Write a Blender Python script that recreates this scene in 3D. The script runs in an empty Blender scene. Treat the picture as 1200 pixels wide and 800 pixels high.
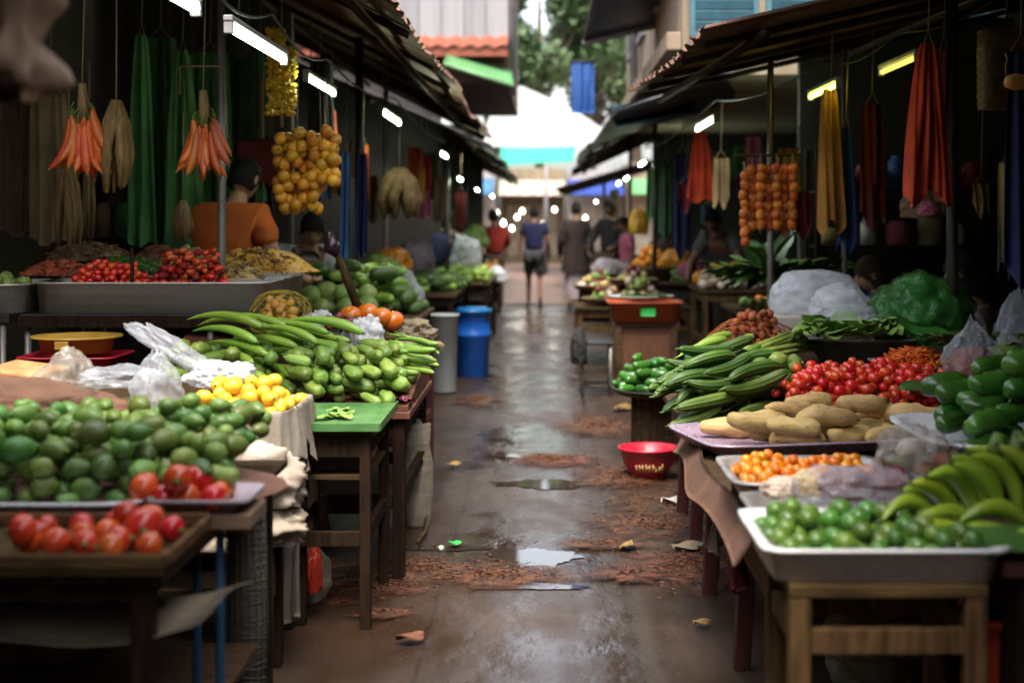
import bpy, bmesh, math, random
import numpy as np
from mathutils import Vector, Matrix, Euler, noise
R = math.radians; PI = math.pi; rnd = random.Random(7)
sc = bpy.context.scene; COL = sc.collection
F, CX, CY, CH = 1667.0, 640.0, 255.0, 1.5
def X(px, Y): return (px - CX) / F * Y
def Z(py, Y): return CH - (py - CY) / F * Y
def at(px, py, Y): return Vector((X(px, Y), Y, Z(py, Y)))

# ------------------------------------------------------------------ materials
M = {}
def mat(name, col, rough=.5, col2=None, metal=0., scale=8., rv=.12, bump=0., bscale=40., hv=.012, coat=0.,
        emit=None, es=0., alpha=1., sss=0., trans=0., wave=None, stretch=None, lo=.35, hi=.7, detail=4, spec=.5, spots=0, spotc=(.06, .035, .015), spotl=.62):
    m = bpy.data.materials.new(name); m.use_nodes = True; M[name] = m
    nt = m.node_tree; N = nt.nodes; L = nt.links; b = N['Principled BSDF']
    col2 = col2 or tuple(c * .72 for c in col)
    tc = N.new('ShaderNodeTexCoord'); mp = N.new('ShaderNodeMapping'); L.new(tc.outputs['Object'], mp.inputs[0])
    if stretch: mp.inputs['Scale'].default_value = stretch
    oi = N.new('ShaderNodeObjectInfo')
    ad = N.new('ShaderNodeVectorMath'); ad.operation = 'ADD'
    sc_ = N.new('ShaderNodeMath'); sc_.operation = 'MULTIPLY'; sc_.inputs[1].default_value = 37.; L.new(oi.outputs['Random'], sc_.inputs[0])
    L.new(mp.outputs[0], ad.inputs[0]); L.new(sc_.outputs[0], ad.inputs[1])
    if wave:
        tx = N.new('ShaderNodeTexWave'); tx.inputs['Scale'].default_value = wave; tx.inputs['Distortion'].default_value = 3.
        tx.inputs['Detail'].default_value = 3.; fac = tx.outputs['Fac']
    else:
        tx = N.new('ShaderNodeTexNoise'); tx.inputs['Scale'].default_value = scale; tx.inputs['Detail'].default_value = detail; fac = tx.outputs['Fac']
    L.new(ad.outputs[0], tx.inputs['Vector'])
    rp = N.new('ShaderNodeValToRGB'); rp.color_ramp.elements[0].position = lo; rp.color_ramp.elements[1].position = hi
    rp.color_ramp.elements[0].color = (*col2, 1); rp.color_ramp.elements[1].color = (*col, 1); L.new(fac, rp.inputs[0])
    hs = N.new('ShaderNodeHueSaturation'); L.new(rp.outputs[0], hs.inputs['Color'])
    def rng(a, c, k):
        w = N.new('ShaderNodeMapRange'); w.inputs['To Min'].default_value = a; w.inputs['To Max'].default_value = c
        if k:
            q = N.new('ShaderNodeMath'); q.operation = 'MULTIPLY'; q.inputs[1].default_value = k; f = N.new('ShaderNodeMath'); f.operation = 'FRACT'
            L.new(oi.outputs['Random'], q.inputs[0]); L.new(q.outputs[0], f.inputs[0]); L.new(f.outputs[0], w.inputs['Value'])
        else: L.new(oi.outputs['Random'], w.inputs['Value'])
        return w.outputs[0]
    L.new(rng(1 - rv * 2, 1 + rv, 0), hs.inputs['Value']); L.new(rng(.5 - hv, .5 + hv, 13.7), hs.inputs['Hue'])
    colour = hs.outputs[0]
    if spots:
        n3 = N.new('ShaderNodeTexNoise'); n3.inputs['Scale'].default_value = spots; n3.inputs['Detail'].default_value = 3.; L.new(ad.outputs[0], n3.inputs['Vector'])
        sr = N.new('ShaderNodeMapRange'); sr.inputs['From Min'].default_value = spotl; sr.inputs['From Max'].default_value = spotl + .1; sr.inputs['To Max'].default_value = .65; L.new(n3.outputs['Fac'], sr.inputs['Value'])
        mx = N.new('ShaderNodeMix'); mx.data_type = 'RGBA'; L.new(sr.outputs[0], mx.inputs[0]); L.new(colour, mx.inputs[6]); mx.inputs[7].default_value = (*spotc, 1); colour = mx.outputs[2]
    L.new(colour, b.inputs['Base Color'])
    n2 = N.new('ShaderNodeTexNoise'); n2.inputs['Scale'].default_value = bscale; n2.inputs['Detail'].default_value = 5.
    L.new(ad.outputs[0], n2.inputs['Vector'])
    mr = N.new('ShaderNodeMapRange'); mr.inputs['From Min'].default_value = .3; mr.inputs['From Max'].default_value = .7
    mr.inputs['To Min'].default_value = max(0, rough - .1); mr.inputs['To Max'].default_value = min(1, rough + .12)
    L.new(n2.outputs['Fac'], mr.inputs['Value']); L.new(mr.outputs[0], b.inputs['Roughness'])
    if bump:
        bp = N.new('ShaderNodeBump'); bp.inputs['Strength'].default_value = min(1, bump); bp.inputs['Distance'].default_value = .01
        L.new(n2.outputs['Fac'], bp.inputs['Height']); L.new(bp.outputs[0], b.inputs['Normal'])
    b.inputs['Metallic'].default_value = metal; b.inputs['Alpha'].default_value = alpha
    b.inputs['Coat Weight'].default_value = coat; b.inputs['Coat Roughness'].default_value = .15
    b.inputs['Specular IOR Level'].default_value = spec
    b.inputs['Transmission Weight'].default_value = trans
    if sss: b.inputs['Subsurface Weight'].default_value = sss; b.inputs['Subsurface Scale'].default_value = .01
    if emit: b.inputs['Emission Color'].default_value = (*emit, 1); b.inputs['Emission Strength'].default_value = es
    return m
def mats():
    mat('tomato', (.62, .035, .015), .22, (.5, .06, .01), coat=.3, rv=.1, spots=50, spotc=(.6, .2, .02), spotl=.66)
    mat('tomato_orange', (.75, .13, .02), .22, (.6, .04, .015), coat=.3, rv=.1, scale=4)
    mat('cherry', (.78, .07, .025), .2, (.66, .04, .015), coat=.4, rv=.12)
    mat('lime', (.12, .24, .03), .3, (.06, .15, .02), rv=.2, hv=.03, bump=.08, bscale=120, spots=60, spotc=(.2, .22, .05), spotl=.66)
    mat('mango', (.17, .28, .05), .42, (.08, .16, .028), rv=.25, hv=.04, scale=10, spots=70)
    mat('lemon', (.82, .56, .045), .38, (.78, .44, .025), rv=.06, hv=.01, bump=.08, bscale=150, spots=60, spotl=.68)
    mat('orange_cherry', (.85, .32, .012), .2, (.78, .22, .008), rv=.1, hv=.02, coat=.3)
    mat('yellow_fruit', (.8, .4, .025), .4, (.55, .22, .015), rv=.15, hv=.015)
    mat('orange', (.8, .33, .02), .4, (.7, .2, .015), rv=.1, bump=.1, bscale=120)
    mat('gold_orange', (.8, .24, .03), .45, (.55, .12, .015), rv=.18, spots=50)
    mat('persimmon', (.8, .2, .015), .25, (.65, .13, .01), rv=.08, coat=.3, spots=50, spotl=.68)
    mat('sweet_potato', (.72, .5, .19), .6, (.5, .33, .12), rv=.14, bump=.4, bscale=45, scale=18, stretch=(.7, 1.6, 1.6), lo=.3, hi=.6, spots=70)
    mat('potato', (.4, .28, .13), .65, (.25, .16, .07), rv=.15, bump=.2)
    mat('gourd', (.105, .19, .03), .45, (.04, .09, .015), rv=.2, hv=.02, stretch=(.25, 3, 3), scale=14, bump=.15, spots=60)
    mat('bottle_gourd', (.3, .46, .065), .32, (.19, .35, .04), rv=.12, hv=.015, stretch=(.3, 2, 2), spots=60, spotl=.66)
    mat('chayote', (.26, .37, .07), .45, (.11, .2, .03), rv=.18, hv=.02, bump=.35, bscale=40, scale=18, stretch=(.4, 2, 2), spots=80)
    mat('cucumber', (.055, .2, .022), .25, (.03, .115, .012), rv=.2, hv=.02, coat=.25, spots=50, spotc=(.16, .26, .06), spotl=.64)
    mat('okra', (.26, .4, .06), .45, (.14, .26, .035), rv=.15, stretch=(.2, 3, 3), scale=20)
    mat('plantain', (.32, .43, .035), .35, (.2, .33, .022), rv=.12, stretch=(.4, 2, 2), hv=.02, spots=60, spotl=.64)
    mat('red_banana', (.72, .17, .03), .42, (.55, .08, .018), rv=.15, hv=.012)
    mat('stem', (.2, .16, .05), .7); mat('green_stem', (.12, .2, .035), .6); mat('dark_tip', (.05, .04, .02), .7)
    mat('guava', (.3, .4, .09), .45, (.18, .27, .05), rv=.15, spots=60)
    mat('onion_red', (.25, .035, .04), .35, (.16, .02, .03))
    mat('garlic', (.65, .58, .48), .55, (.5, .38, .28), rv=.1)
    mat('eggplant', (.05, .012, .035), .2, coat=.3)
    mat('carrot', (.8, .16, .015), .45, (.7, .1, .01), rv=.1)
    mat('leaf', (.09, .19, .03), .45, (.045, .11, .015), rv=.2, hv=.02, scale=12)
    mat('leaf_pale', (.3, .42, .1), .5, (.16, .28, .05), rv=.15, scale=12)
    mat('lettuce', (.34, .5, .13), .45, (.2, .36, .07), rv=.1, scale=10)
    mat('celery', (.45, .55, .14), .4, (.3, .42, .08), rv=.1, stretch=(3, 3, .3))
    mat('bananaleaf', (.055, .14, .028), .4, (.03, .085, .016), stretch=(1, 12, 1))
    mat('dried_brown', (.2, .11, .04), .75, (.09, .045, .018), rv=.1, scale=20)
    mat('dried_orange', (.42, .11, .03), .6, (.22, .045, .014), scale=14)
    mat('dried_yellow', (.5, .4, .13), .65, (.34, .24, .07), scale=14)
    mat('ginger', (.75, .42, .08), .5, (.55, .26, .04), rv=.1, bump=.3)
    mat('husk', (.32, .21, .08), .8, (.16, .09, .03), stretch=(6, 6, .6), scale=12, bump=.3)
    mat('steel', (.66, .62, .57), .34, (.52, .48, .44), metal=.3, scale=5, stretch=(.3, 6, 6))
    mat('tray_grey', (.42, .4, .38), .4, (.26, .24, .22), metal=.4, scale=10)
    mat('enamel', (.78, .78, .8), .25, (.68, .67, .67), scale=6, rv=.03)
    mat('purple_tray', (.5, .38, .5), .3, (.36, .26, .36), metal=.3)
    mat('wood', (.11, .068, .036), .7, (.048, .03, .016), stretch=(1, 9, 9), scale=6, bump=.3, rv=.1, spec=.06)
    mat('wood_v', (.15, .086, .038), .7, (.055, .031, .014), stretch=(9, 9, 1), scale=6, bump=.3, rv=.1, spec=.06)
    mat('wood_x', (.17, .098, .043), .7, (.06, .035, .016), stretch=(1, 9, 9), scale=6, bump=.3, rv=.1, spec=.06)
    mat('wood_dark', (.035, .02, .011), .7, (.014, .009, .006), stretch=(9, 9, 1), scale=6, bump=.25, spec=.06)
    mat('wood_brown', (.16, .06, .03), .6, (.09, .03, .016), stretch=(9, 9, 1), scale=6)
    mat('red_wood', (.1, .018, .012), .6, (.045, .01, .008), stretch=(9, 9, 1), scale=8)
    mat('red_plastic', (.5, .022, .015), .35, (.4, .016, .012)); mat('yellow_plastic', (.55, .3, .05), .4, (.45, .24, .04))
    mat('orange_red_plastic', (.5, .07, .025), .4, (.4, .05, .018))
    mat('blue_plastic', (.012, .16, .52), .35, (.01, .12, .42)); mat('blue_dark', (.01, .04, .14), .45)
    mat('white_plastic', (.5, .53, .52), .45, (.42, .44, .42)); mat('foam', (.6, .55, .5), .7, (.5, .44, .38))
    mat('black_plastic', (.015, .015, .016), .45); mat('blue_paint', (.02, .09, .2), .5)
    mat('green_top', (.1, .22, .075), .35, (.05, .14, .04), scale=7)
    mat('label_green', (.03, .5, .08), .5); mat('label_yellow', (.45, .28, .05), .6); mat('print_gold', (.6, .42, .16), .5)
    mat('sack', (.38, .34, .27), .8, (.26, .22, .16), bump=.4, bscale=90, stretch=(1, 1, 6))
    mat('cloth_white', (.42, .37, .3), .9, (.27, .22, .17), scale=5, bump=.2)
    mat('cloth_drape', (.3, .25, .19), .9, (.18, .14, .1), scale=5, bump=.2)
    mat('burlap', (.16, .08, .045), .9, (.1, .05, .03), bump=.4, bscale=120)
    mat('cardboard', (.3, .2, .12), .8, (.22, .14, .08)); mat('carton', (.45, .16, .04), .6, (.5, .35, .16), scale=9)
    for n, c in (('red', (.34, .025, .012)), ('darkred', (.17, .012, .012)), ('maroon', (.19, .012, .016)), ('yellow', (.55, .27, .035)), ('blue', (.03, .09, .3)),
                 ('green', (.09, .24, .075)), ('darkgreen', (.045, .12, .045)), ('scarf', (.7, .04, .018)), ('tan', (.3, .2, .1)), ('navy', (.012, .02, .09)), ('orange', (.7, .11, .015)),
                 ('white', (.6, .58, .56)), ('grey', (.13, .125, .12)), ('brown', (.09, .05, .03)), ('pink', (.5, .12, .2)), ('lilac', (.4, .33, .36)), ('redshirt', (.38, .03, .015)),
                 ('skyblue', (.06, .2, .4)), ('black', (.015, .014, .014)), ('charcoal', (.05, .05, .055)), ('cream', (.5, .43, .33))):
        mat('cloth_' + n if n != 'white' else 'cloth_shirt', c, .85, tuple(v * .6 for v in c), scale=5, bump=.15, bscale=200)
    mat('plaid', (.045, .017, .013), .85, (.012, .009, .01), wave=9, stretch=(1, .3, .2))
    mat('film', (.7, .73, .8), .2, (.5, .53, .6), alpha=.27, bump=.7, bscale=14, scale=8, rv=.03)
    mat('film_white', (.82, .83, .87), .16, (.68, .7, .76), alpha=.6, bump=.8, bscale=14, rv=.03)
    mat('film_dirty', (.55, .5, .45), .25, (.35, .3, .26), alpha=.4, bump=.5, bscale=14, rv=.03)
    mat('net_green', (.07, .33, .05), .4, (.03, .19, .025), scale=16); mat('net_yellow', (.7, .45, .05), .5); mat('net_orange', (.6, .18, .05), .5)
    mat('wicker', (.26, .17, .085), .75, (.15, .09, .04), scale=22); mat('wire', (.16, .17, .15), .5, metal=.5)
    mat('rope', (.3, .22, .13), .85); mat('red_rope', (.5, .03, .05), .7)
    mat('metal_post', (.32, .3, .27), .45, (.2, .18, .16), metal=.5, stretch=(4, 4, .5)); mat('dark_metal', (.05, .045, .04), .5, metal=.4)
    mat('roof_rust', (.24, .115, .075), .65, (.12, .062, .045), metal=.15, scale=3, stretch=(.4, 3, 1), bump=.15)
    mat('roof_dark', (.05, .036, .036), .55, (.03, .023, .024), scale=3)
    mat('tarp_dark', (.025, .025, .04), .5, (.018, .018, .028), scale=3); mat('trim_grey', (.3, .28, .3), .5)
    mat('lamp_far', (.8, .8, .8), .5, emit=(.8, 1., .72), es=16.); mat('lamp_white', (.8, .8, .8), .5, emit=(.8, 1., .72), es=5.5); mat('lamp_dim', (.5, .5, .1), .5, emit=(.75, .8, .1), es=2.4)
    mat('lamp_dull', (.5, .42, .1), .5, emit=(.6, .48, .08), es=.6); mat('bulb', (.9, .9, .8), .5, emit=(1, .95, .75), es=5.)
    mat('lamp_case', (.4, .4, .38), .5)
    mat('plank_wall', (.05, .036, .026), .8, (.025, .018, .014), wave=1.6, stretch=(1, 1, .02))
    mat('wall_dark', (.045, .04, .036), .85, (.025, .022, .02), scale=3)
    mat('panel_white', (.27, .27, .285), .6, (.21, .21, .22), scale=1.2, stretch=(6, 6, .3))
    mat('plaster', (.32, .25, .17), .85, (.2, .15, .1), scale=1.5, stretch=(2, 2, .5)); mat('plaster_brown', (.14, .07, .045), .85)
    mat('terracotta', (.26, .05, .03), .65, (.2, .04, .025)); mat('green_awning', (.1, .3, .1), .6); mat('green_pale', (.15, .3, .13), .6)
    mat('teal_shutter', (.05, .16, .2), .6, (.035, .11, .14)); mat('teal_tarp', (.02, .42, .28), .5, (.015, .34, .22), scale=2)
    mat('banner_blue', (.012, .06, .34), .6, (.01, .05, .28)); mat('tarp_white', (.5, .53, .52), .6, (.45, .47, .47), scale=1)
    mat('bark', (.1, .07, .045), .9, (.05, .035, .025), bump=.4, stretch=(4, 4, .6))
    mat('crown_a', (.1, .17, .07), .55, (.06, .11, .04), scale=1.2); mat('crown_b', (.14, .21, .09), .55, (.09, .14, .055), scale=1.2)
    mat('skin', (.22, .11, .06), .55, (.18, .085, .045), rv=.05, sss=.05); mat('skin_light', (.4, .22, .13), .55, (.34, .18, .1), sss=.05)
    mat('hair', (.01, .008, .007), .75, spec=.2, bump=.5, bscale=90); mat('hair_brown', (.035, .018, .012), .75, spec=.2, bump=.5, bscale=90); mat('eye', (.02, .015, .012), .2)
    mat('sandal', (.03, .025, .02), .7)
    mat('mud', (.12, .042, .015), .5, (.035, .015, .008), scale=12, bump=.4, bscale=40, lo=.4, hi=.65)
    mat('straw', (.15, .055, .02), .8, (.07, .028, .012), rv=.3, scale=60); mat('dry_leaf', (.28, .16, .045), .7); mat('paper', (.27, .21, .14), .8)
    mat('far_wall', (.4, .37, .34), .8); mat('lettering', (.7, .68, .6), .6)
mats()
def mud_fade():        # thin dirt that breaks up toward its rim
    nt = M['mud'].node_tree; N = nt.nodes; L = nt.links; b = N['Principled BSDF']
    a = N.new('ShaderNodeAttribute'); a.attribute_name = 'rim'; tc = N.new('ShaderNodeTexCoord'); n = N.new('ShaderNodeTexNoise'); n.inputs['Scale'].default_value = 16.; n.inputs['Detail'].default_value = 8.; n.inputs['Roughness'].default_value = .7; L.new(tc.outputs['Object'], n.inputs['Vector'])
    m1 = N.new('ShaderNodeMath'); m1.operation = 'MULTIPLY_ADD'; m1.inputs[1].default_value = .9; L.new(a.outputs['Fac'], m1.inputs[0]); L.new(n.outputs['Fac'], m1.inputs[2])
    r = N.new('ShaderNodeMapRange'); r.inputs['From Min'].default_value = .5; r.inputs['From Max'].default_value = 1.; L.new(m1.outputs[0], r.inputs['Value']); L.new(r.outputs[0], b.inputs['Alpha'])
mud_fade()
def puddle_mat():
    m = bpy.data.materials.new('puddle_water'); m.use_nodes = True; M['puddle'] = m
    b = m.node_tree.nodes['Principled BSDF']; b.inputs['Base Color'].default_value = (.035, .026, .02, 1); b.inputs['Roughness'].default_value = .04
    b.inputs['Specular IOR Level'].default_value = .8
    n = m.node_tree.nodes.new('ShaderNodeTexNoise'); n.inputs['Scale'].default_value = 14.
    bp = m.node_tree.nodes.new('ShaderNodeBump'); bp.inputs['Strength'].default_value = .04
    m.node_tree.links.new(n.outputs['Fac'], bp.inputs['Height']); m.node_tree.links.new(bp.outputs[0], b.inputs['Normal'])
puddle_mat()
def road_mat():
    m = bpy.data.materials.new('wet_road'); m.use_nodes = True; M['road'] = m
    nt = m.node_tree; N = nt.nodes; L = nt.links; b = N['Principled BSDF']
    tc = N.new('ShaderNodeTexCoord'); sx = N.new('ShaderNodeSeparateXYZ'); L.new(tc.outputs['Object'], sx.inputs[0])
    mp = N.new('ShaderNodeMapping'); mp.inputs['Scale'].default_value = (1, .55, 1); L.new(tc.outputs['Object'], mp.inputs[0])
    def nz(s, d=6, v=mp): 
        n = N.new('ShaderNodeTexNoise'); n.inputs['Scale'].default_value = s; n.inputs['Detail'].default_value = d; L.new(v.outputs[0], n.inputs['Vector']); return n.outputs['Fac']
    def mr(src, a, b_, c, d):
        n = N.new('ShaderNodeMapRange'); n.inputs['From Min'].default_value = a; n.inputs['From Max'].default_value = b_
        n.inputs['To Min'].default_value = c; n.inputs['To Max'].default_value = d; L.new(src, n.inputs['Value']); return n.outputs[0]
    big = nz(1.6); mid = nz(6.); fine = nz(130., 3, tc)
    def mixc(fac, c1, c2):
        n = N.new('ShaderNodeMix'); n.data_type = 'RGBA'; L.new(fac, n.inputs[0])
        for i, c in ((6, c1), (7, c2)):
            if isinstance(c, tuple): n.inputs[i].default_value = (*c, 1)
            else: L.new(c, n.inputs[i])
        return n.outputs[2]
    c = mixc(mr(big, .38, .62, 0, 1), (.029, .0155, .009), (.053, .03, .018))
    c = mixc(mr(mid, .52, .68, 0, .75), c, (.036, .018, .011))
    c = mixc(mr(fine, .35, .7, 0, .55), c, (.014, .011, .009))
    # a lane of old paving between two seams
    ab = N.new('ShaderNodeMath'); ab.operation = 'ABSOLUTE'; ofs = N.new('ShaderNodeMath'); ofs.operation = 'ADD'; ofs.inputs[1].default_value = .06
    L.new(sx.outputs[0], ofs.inputs[0]); L.new(ofs.outputs[0], ab.inputs[0])
    wob = N.new('ShaderNodeMath'); wob.operation = 'ADD'; L.new(ab.outputs[0], wob.inputs[0]); L.new(mr(mid, 0, 1, -.015, .015), wob.inputs[1])
    seam = N.new('ShaderNodeMath'); seam.operation = 'COMPARE'; seam.inputs[1].default_value = .37; seam.inputs[2].default_value = .008; L.new(wob.outputs[0], seam.inputs[0])
    sm = N.new('ShaderNodeMath'); sm.operation = 'MULTIPLY'; sm.inputs[1].default_value = .6; L.new(seam.outputs[0], sm.inputs[0])
    c = mixc(sm.outputs[0], c, (.01, .007, .005))
    L.new(c, b.inputs['Base Color'])
    side = mr(wob.outputs[0], .3, .75, 0, .22)
    ro = mr(big, .36, .64, .13, .4); ad = N.new('ShaderNodeMath'); ad.operation = 'ADD'; L.new(ro, ad.inputs[0]); L.new(side, ad.inputs[1])
    ad2 = N.new('ShaderNodeMath'); ad2.operation = 'ADD'; L.new(ad.outputs[0], ad2.inputs[0]); L.new(mr(mid, .3, .7, -.08, .1), ad2.inputs[1])
    L.new(ad2.outputs[0], b.inputs['Roughness']); b.inputs['Specular Tint'].default_value = (1, .93, .88, 1)
    h = N.new('ShaderNodeMath'); h.operation = 'ADD'; h2 = N.new('ShaderNodeMath'); h2.operation = 'MULTIPLY'; h2.inputs[1].default_value = 4.
    L.new(mid, h2.inputs[0]); L.new(h2.outputs[0], h.inputs[0]); L.new(fine, h.inputs[1])
    bp = N.new('ShaderNodeBump'); bp.inputs['Strength'].default_value = .4; bp.inputs['Distance'].default_value = .005
    L.new(h.outputs[0], bp.inputs['Height']); L.new(bp.outputs[0], b.inputs['Normal'])
road_mat()

# ------------------------------------------------------------------ mesh helpers
class MB:
    def __init__(s): s.v = []; s.f = []; s.m = []; s.sm = []
    def add(s, V, Fc, mi=0, smooth=True):
        o = len(s.v); s.v += [tuple(p) for p in V]
        for q in Fc: s.f.append(tuple(i + o for i in q)); s.m.append(mi); s.sm.append(smooth)
        return s
    def box(s, x0, x1, y0, y1, z0, z1, mi=0, rot=None, c=None):
        V = [Vector((x, y, z)) for z in (z0, z1) for y in (y0, y1) for x in (x0, x1)]
        if rot is not None:
            c = c or Vector(((x0 + x1) / 2, (y0 + y1) / 2, (z0 + z1) / 2)); m = Euler(rot).to_matrix(); V = [m @ (p - c) + c for p in V]
        return s.add(V, [(0, 2, 3, 1), (4, 5, 7, 6), (0, 1, 5, 4), (2, 6, 7, 3), (0, 4, 6, 2), (1, 3, 7, 5)], mi, False)
    def tube(s, pts, rad, n=8, mi=0, cap=True):
        pts = [Vector(p) for p in pts]; k = len(pts); rad = rad if hasattr(rad, '__len__') else [rad] * k
        V = []; up = None
        for i, p in enumerate(pts):
            t = (pts[min(i + 1, k - 1)] - pts[max(i - 1, 0)])
            t = t.normalized() if t.length > 1e-9 else Vector((0, 0, 1))
            if up is None: up = t.orthogonal().normalized()
            else:
                up = up - t * up.dot(t); up = up.normalized() if up.length > 1e-6 else t.orthogonal().normalized()
            w = t.cross(up)
            V += [p + (up * math.cos(a) + w * math.sin(a)) * rad[i] for a in (2 * PI * j / n for j in range(n))]
        Fc = [(i * n + j, i * n + (j + 1) % n, (i + 1) * n + (j + 1) % n, (i + 1) * n + j) for i in range(k - 1) for j in range(n)]
        if cap: Fc += [tuple(range(n))[::-1], tuple(range((k - 1) * n, k * n))]
        return s.add(V, Fc, mi)
    def lathe(s, prof, c=(0, 0, 0), n=24, mi=0, sq=None, closed=False, wob=0):
        V = []; c = Vector(c)
        for r, z in prof:
            for j in range(n):
                a = 2 * PI * j / n; cx, sy = math.cos(a), math.sin(a)
                if sq:
                    q = (abs(cx) ** sq[2] + abs(sy) ** sq[2]) ** (-1 / sq[2]); cx *= q * sq[0]; sy *= q * sq[1]
                rr = r * (1 + wob * noise.noise(Vector((cx * 3, sy * 3, z * 9))))
                V.append(c + Vector((cx * rr, sy * rr, z)))
        k = len(prof)
        Fc = [(i * n + j, i * n + (j + 1) % n, (i + 1) * n + (j + 1) % n, (i + 1) * n + j) for i in range(k - 1) for j in range(n)]
        if closed: Fc += [tuple(range(n))[::-1], tuple(range((k - 1) * n, k * n))]
        return s.add(V, Fc, mi)
    def grid(s, fn, nu, nv, mi=0):
        V = [fn(i / nu, j / nv) for i in range(nu + 1) for j in range(nv + 1)]; w = nv + 1
        return s.add(V, [(i * w + j, (i + 1) * w + j, (i + 1) * w + j + 1, i * w + j + 1) for i in range(nu) for j in range(nv)], mi)
    def sheet(s, fn, nu, nv, th, mi=0):     # a sheet with a real thickness
        A = [Vector(fn(i / nu, j / nv)) for i in range(nu + 1) for j in range(nv + 1)]; w = nv + 1
        nrm = (A[w] - A[0]).cross(A[1] - A[0]); nrm = nrm.normalized() if nrm.length > 0 else Vector((0, 0, 1))
        B = [p + nrm * th for p in A]; o = len(A)
        Fc = []
        for i in range(nu):
            for j in range(nv):
                q = (i * w + j, (i + 1) * w + j, (i + 1) * w + j + 1, i * w + j + 1); Fc += [q, tuple(o + k for k in q[::-1])]
        e = [i * w for i in range(nu + 1)] + [nu * w + j for j in range(1, nv + 1)] + [i * w + nv for i in range(nu - 1, -1, -1)] + [j for j in range(nv - 1, 0, -1)]
        Fc += [(e[i], e[(i + 1) % len(e)], e[(i + 1) % len(e)] + o, e[i] + o) for i in range(len(e))]
        return s.add(A + B, Fc, mi)
    def mesh(s, name, ms):
        me = bpy.data.meshes.new(name); me.from_pydata(s.v, [], s.f)
        for m in (ms if isinstance(ms, (list, tuple)) else [ms]): me.materials.append(M[m])
        me.polygons.foreach_set('material_index', s.m); me.polygons.foreach_set('use_smooth', s.sm); me.update(); return me
def link(o, parent=None):
    COL.objects.link(o)
    if parent is not None: o.parent = parent
    return o
def obj(name, g, ms=None, parent=None, bevel=0):
    me = g.mesh(name, ms) if isinstance(g, MB) else g
    o = link(bpy.data.objects.new(name, me), parent)
    if bevel:
        b = o.modifiers.new('edge', 'BEVEL'); b.width = bevel; b.segments = 2; b.limit_method = 'ANGLE'
    return o
def tag(o, label=None, cat=None, group=None, kind=None):
    for k, v in (('label', label), ('category', cat), ('group', group), ('kind', kind)):
        if v: o[k] = v
    return o
def thing(name, label, cat, loc=(0, 0, 0), rz=0, group=None):
    o = link(bpy.data.objects.new(name, None)); o.location = loc; o.rotation_euler = (0, 0, rz); o.empty_display_size = .1
    return tag(o, label, cat, group)
def single(name, g, ms, label, cat, loc=(0, 0, 0), rot=(0, 0, 0), group=None, bevel=0):
    o = obj(name, g, ms, None, bevel); o.location = loc; o.rotation_euler = rot; return tag(o, label, cat, group)
def struct(name, g, ms): return tag(obj(name, g, ms), kind='structure')
def stuff(name, g, ms, label, cat, loc=(0, 0, 0)):
    o = obj(name, g, ms); o.location = loc; return tag(o, label, cat, kind='stuff')

def fruit(L, r, prof='round', nx=11, nr=12, bend=0., lobes=0, la=.0, bump=0., seed=0, pear=0., ms='lime', stem=None, tip=None, name='fruit', flat=1.):
    g = MB(); V = []; sd = Vector((seed * 7.3, seed * 3.1, seed * 1.7))
    for i in range(nx + 1):
        a = PI * i / nx; t = -math.cos(a)              # -1..1
        if prof == 'round': rad = math.sin(a)
        elif prof == 'long': rad = max(0, 1 - abs(t) ** 3.6) ** (1 / 2.4)
        elif prof == 'taper': rad = max(0, 1 - abs(t) ** 4) ** .5 * (.62 + .38 * t)
        elif prof == 'banana': rad = max(0, 1 - abs(t) ** 5) ** .6 * (.55 + .45 * math.cos(t * 1.35))
        rad *= r * (1 + pear * t)
        cz = bend * (1 - t * t)
        for j in range(nr):
            b = 2 * PI * j / nr
            q = rad * (1 + la * math.cos(lobes * b))
            p = Vector((t * L / 2, math.cos(b) * q, math.sin(b) * q * flat))
            if bump: 
                n_ = noise.noise(p * (2.2 / r) * .5 + sd); p = Vector((p.x * (1 + .15 * bump * n_), p.y * (1 + bump * n_), p.z * (1 + bump * n_)))
            V.append(p + Vector((0, 0, cz - bend * .5)))
    Fc = [(i * nr + j, i * nr + (j + 1) % nr, (i + 1) * nr + (j + 1) % nr, (i + 1) * nr + j) for i in range(nx) for j in range(nr)]
    g.add(V, Fc)
    e = L / 2
    if stem: g.tube([(-e + r * .06, 0, -bend * .5), (-e - stem * .5, 0, -bend * .5), (-e - stem, 0, -bend * .5 + stem * .25)], [r * .3, r * .14, r * .17], 6, 1)
    if tip: g.tube([(e - r * .1, 0, -bend * .5), (e + tip, 0, -bend * .5)], [r * .25, r * .08], 6, 1)
    me = g.mesh(name, [ms, 'green_stem'] if stem or tip else [ms]); me['L'] = L; me['r'] = r
    return me

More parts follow.
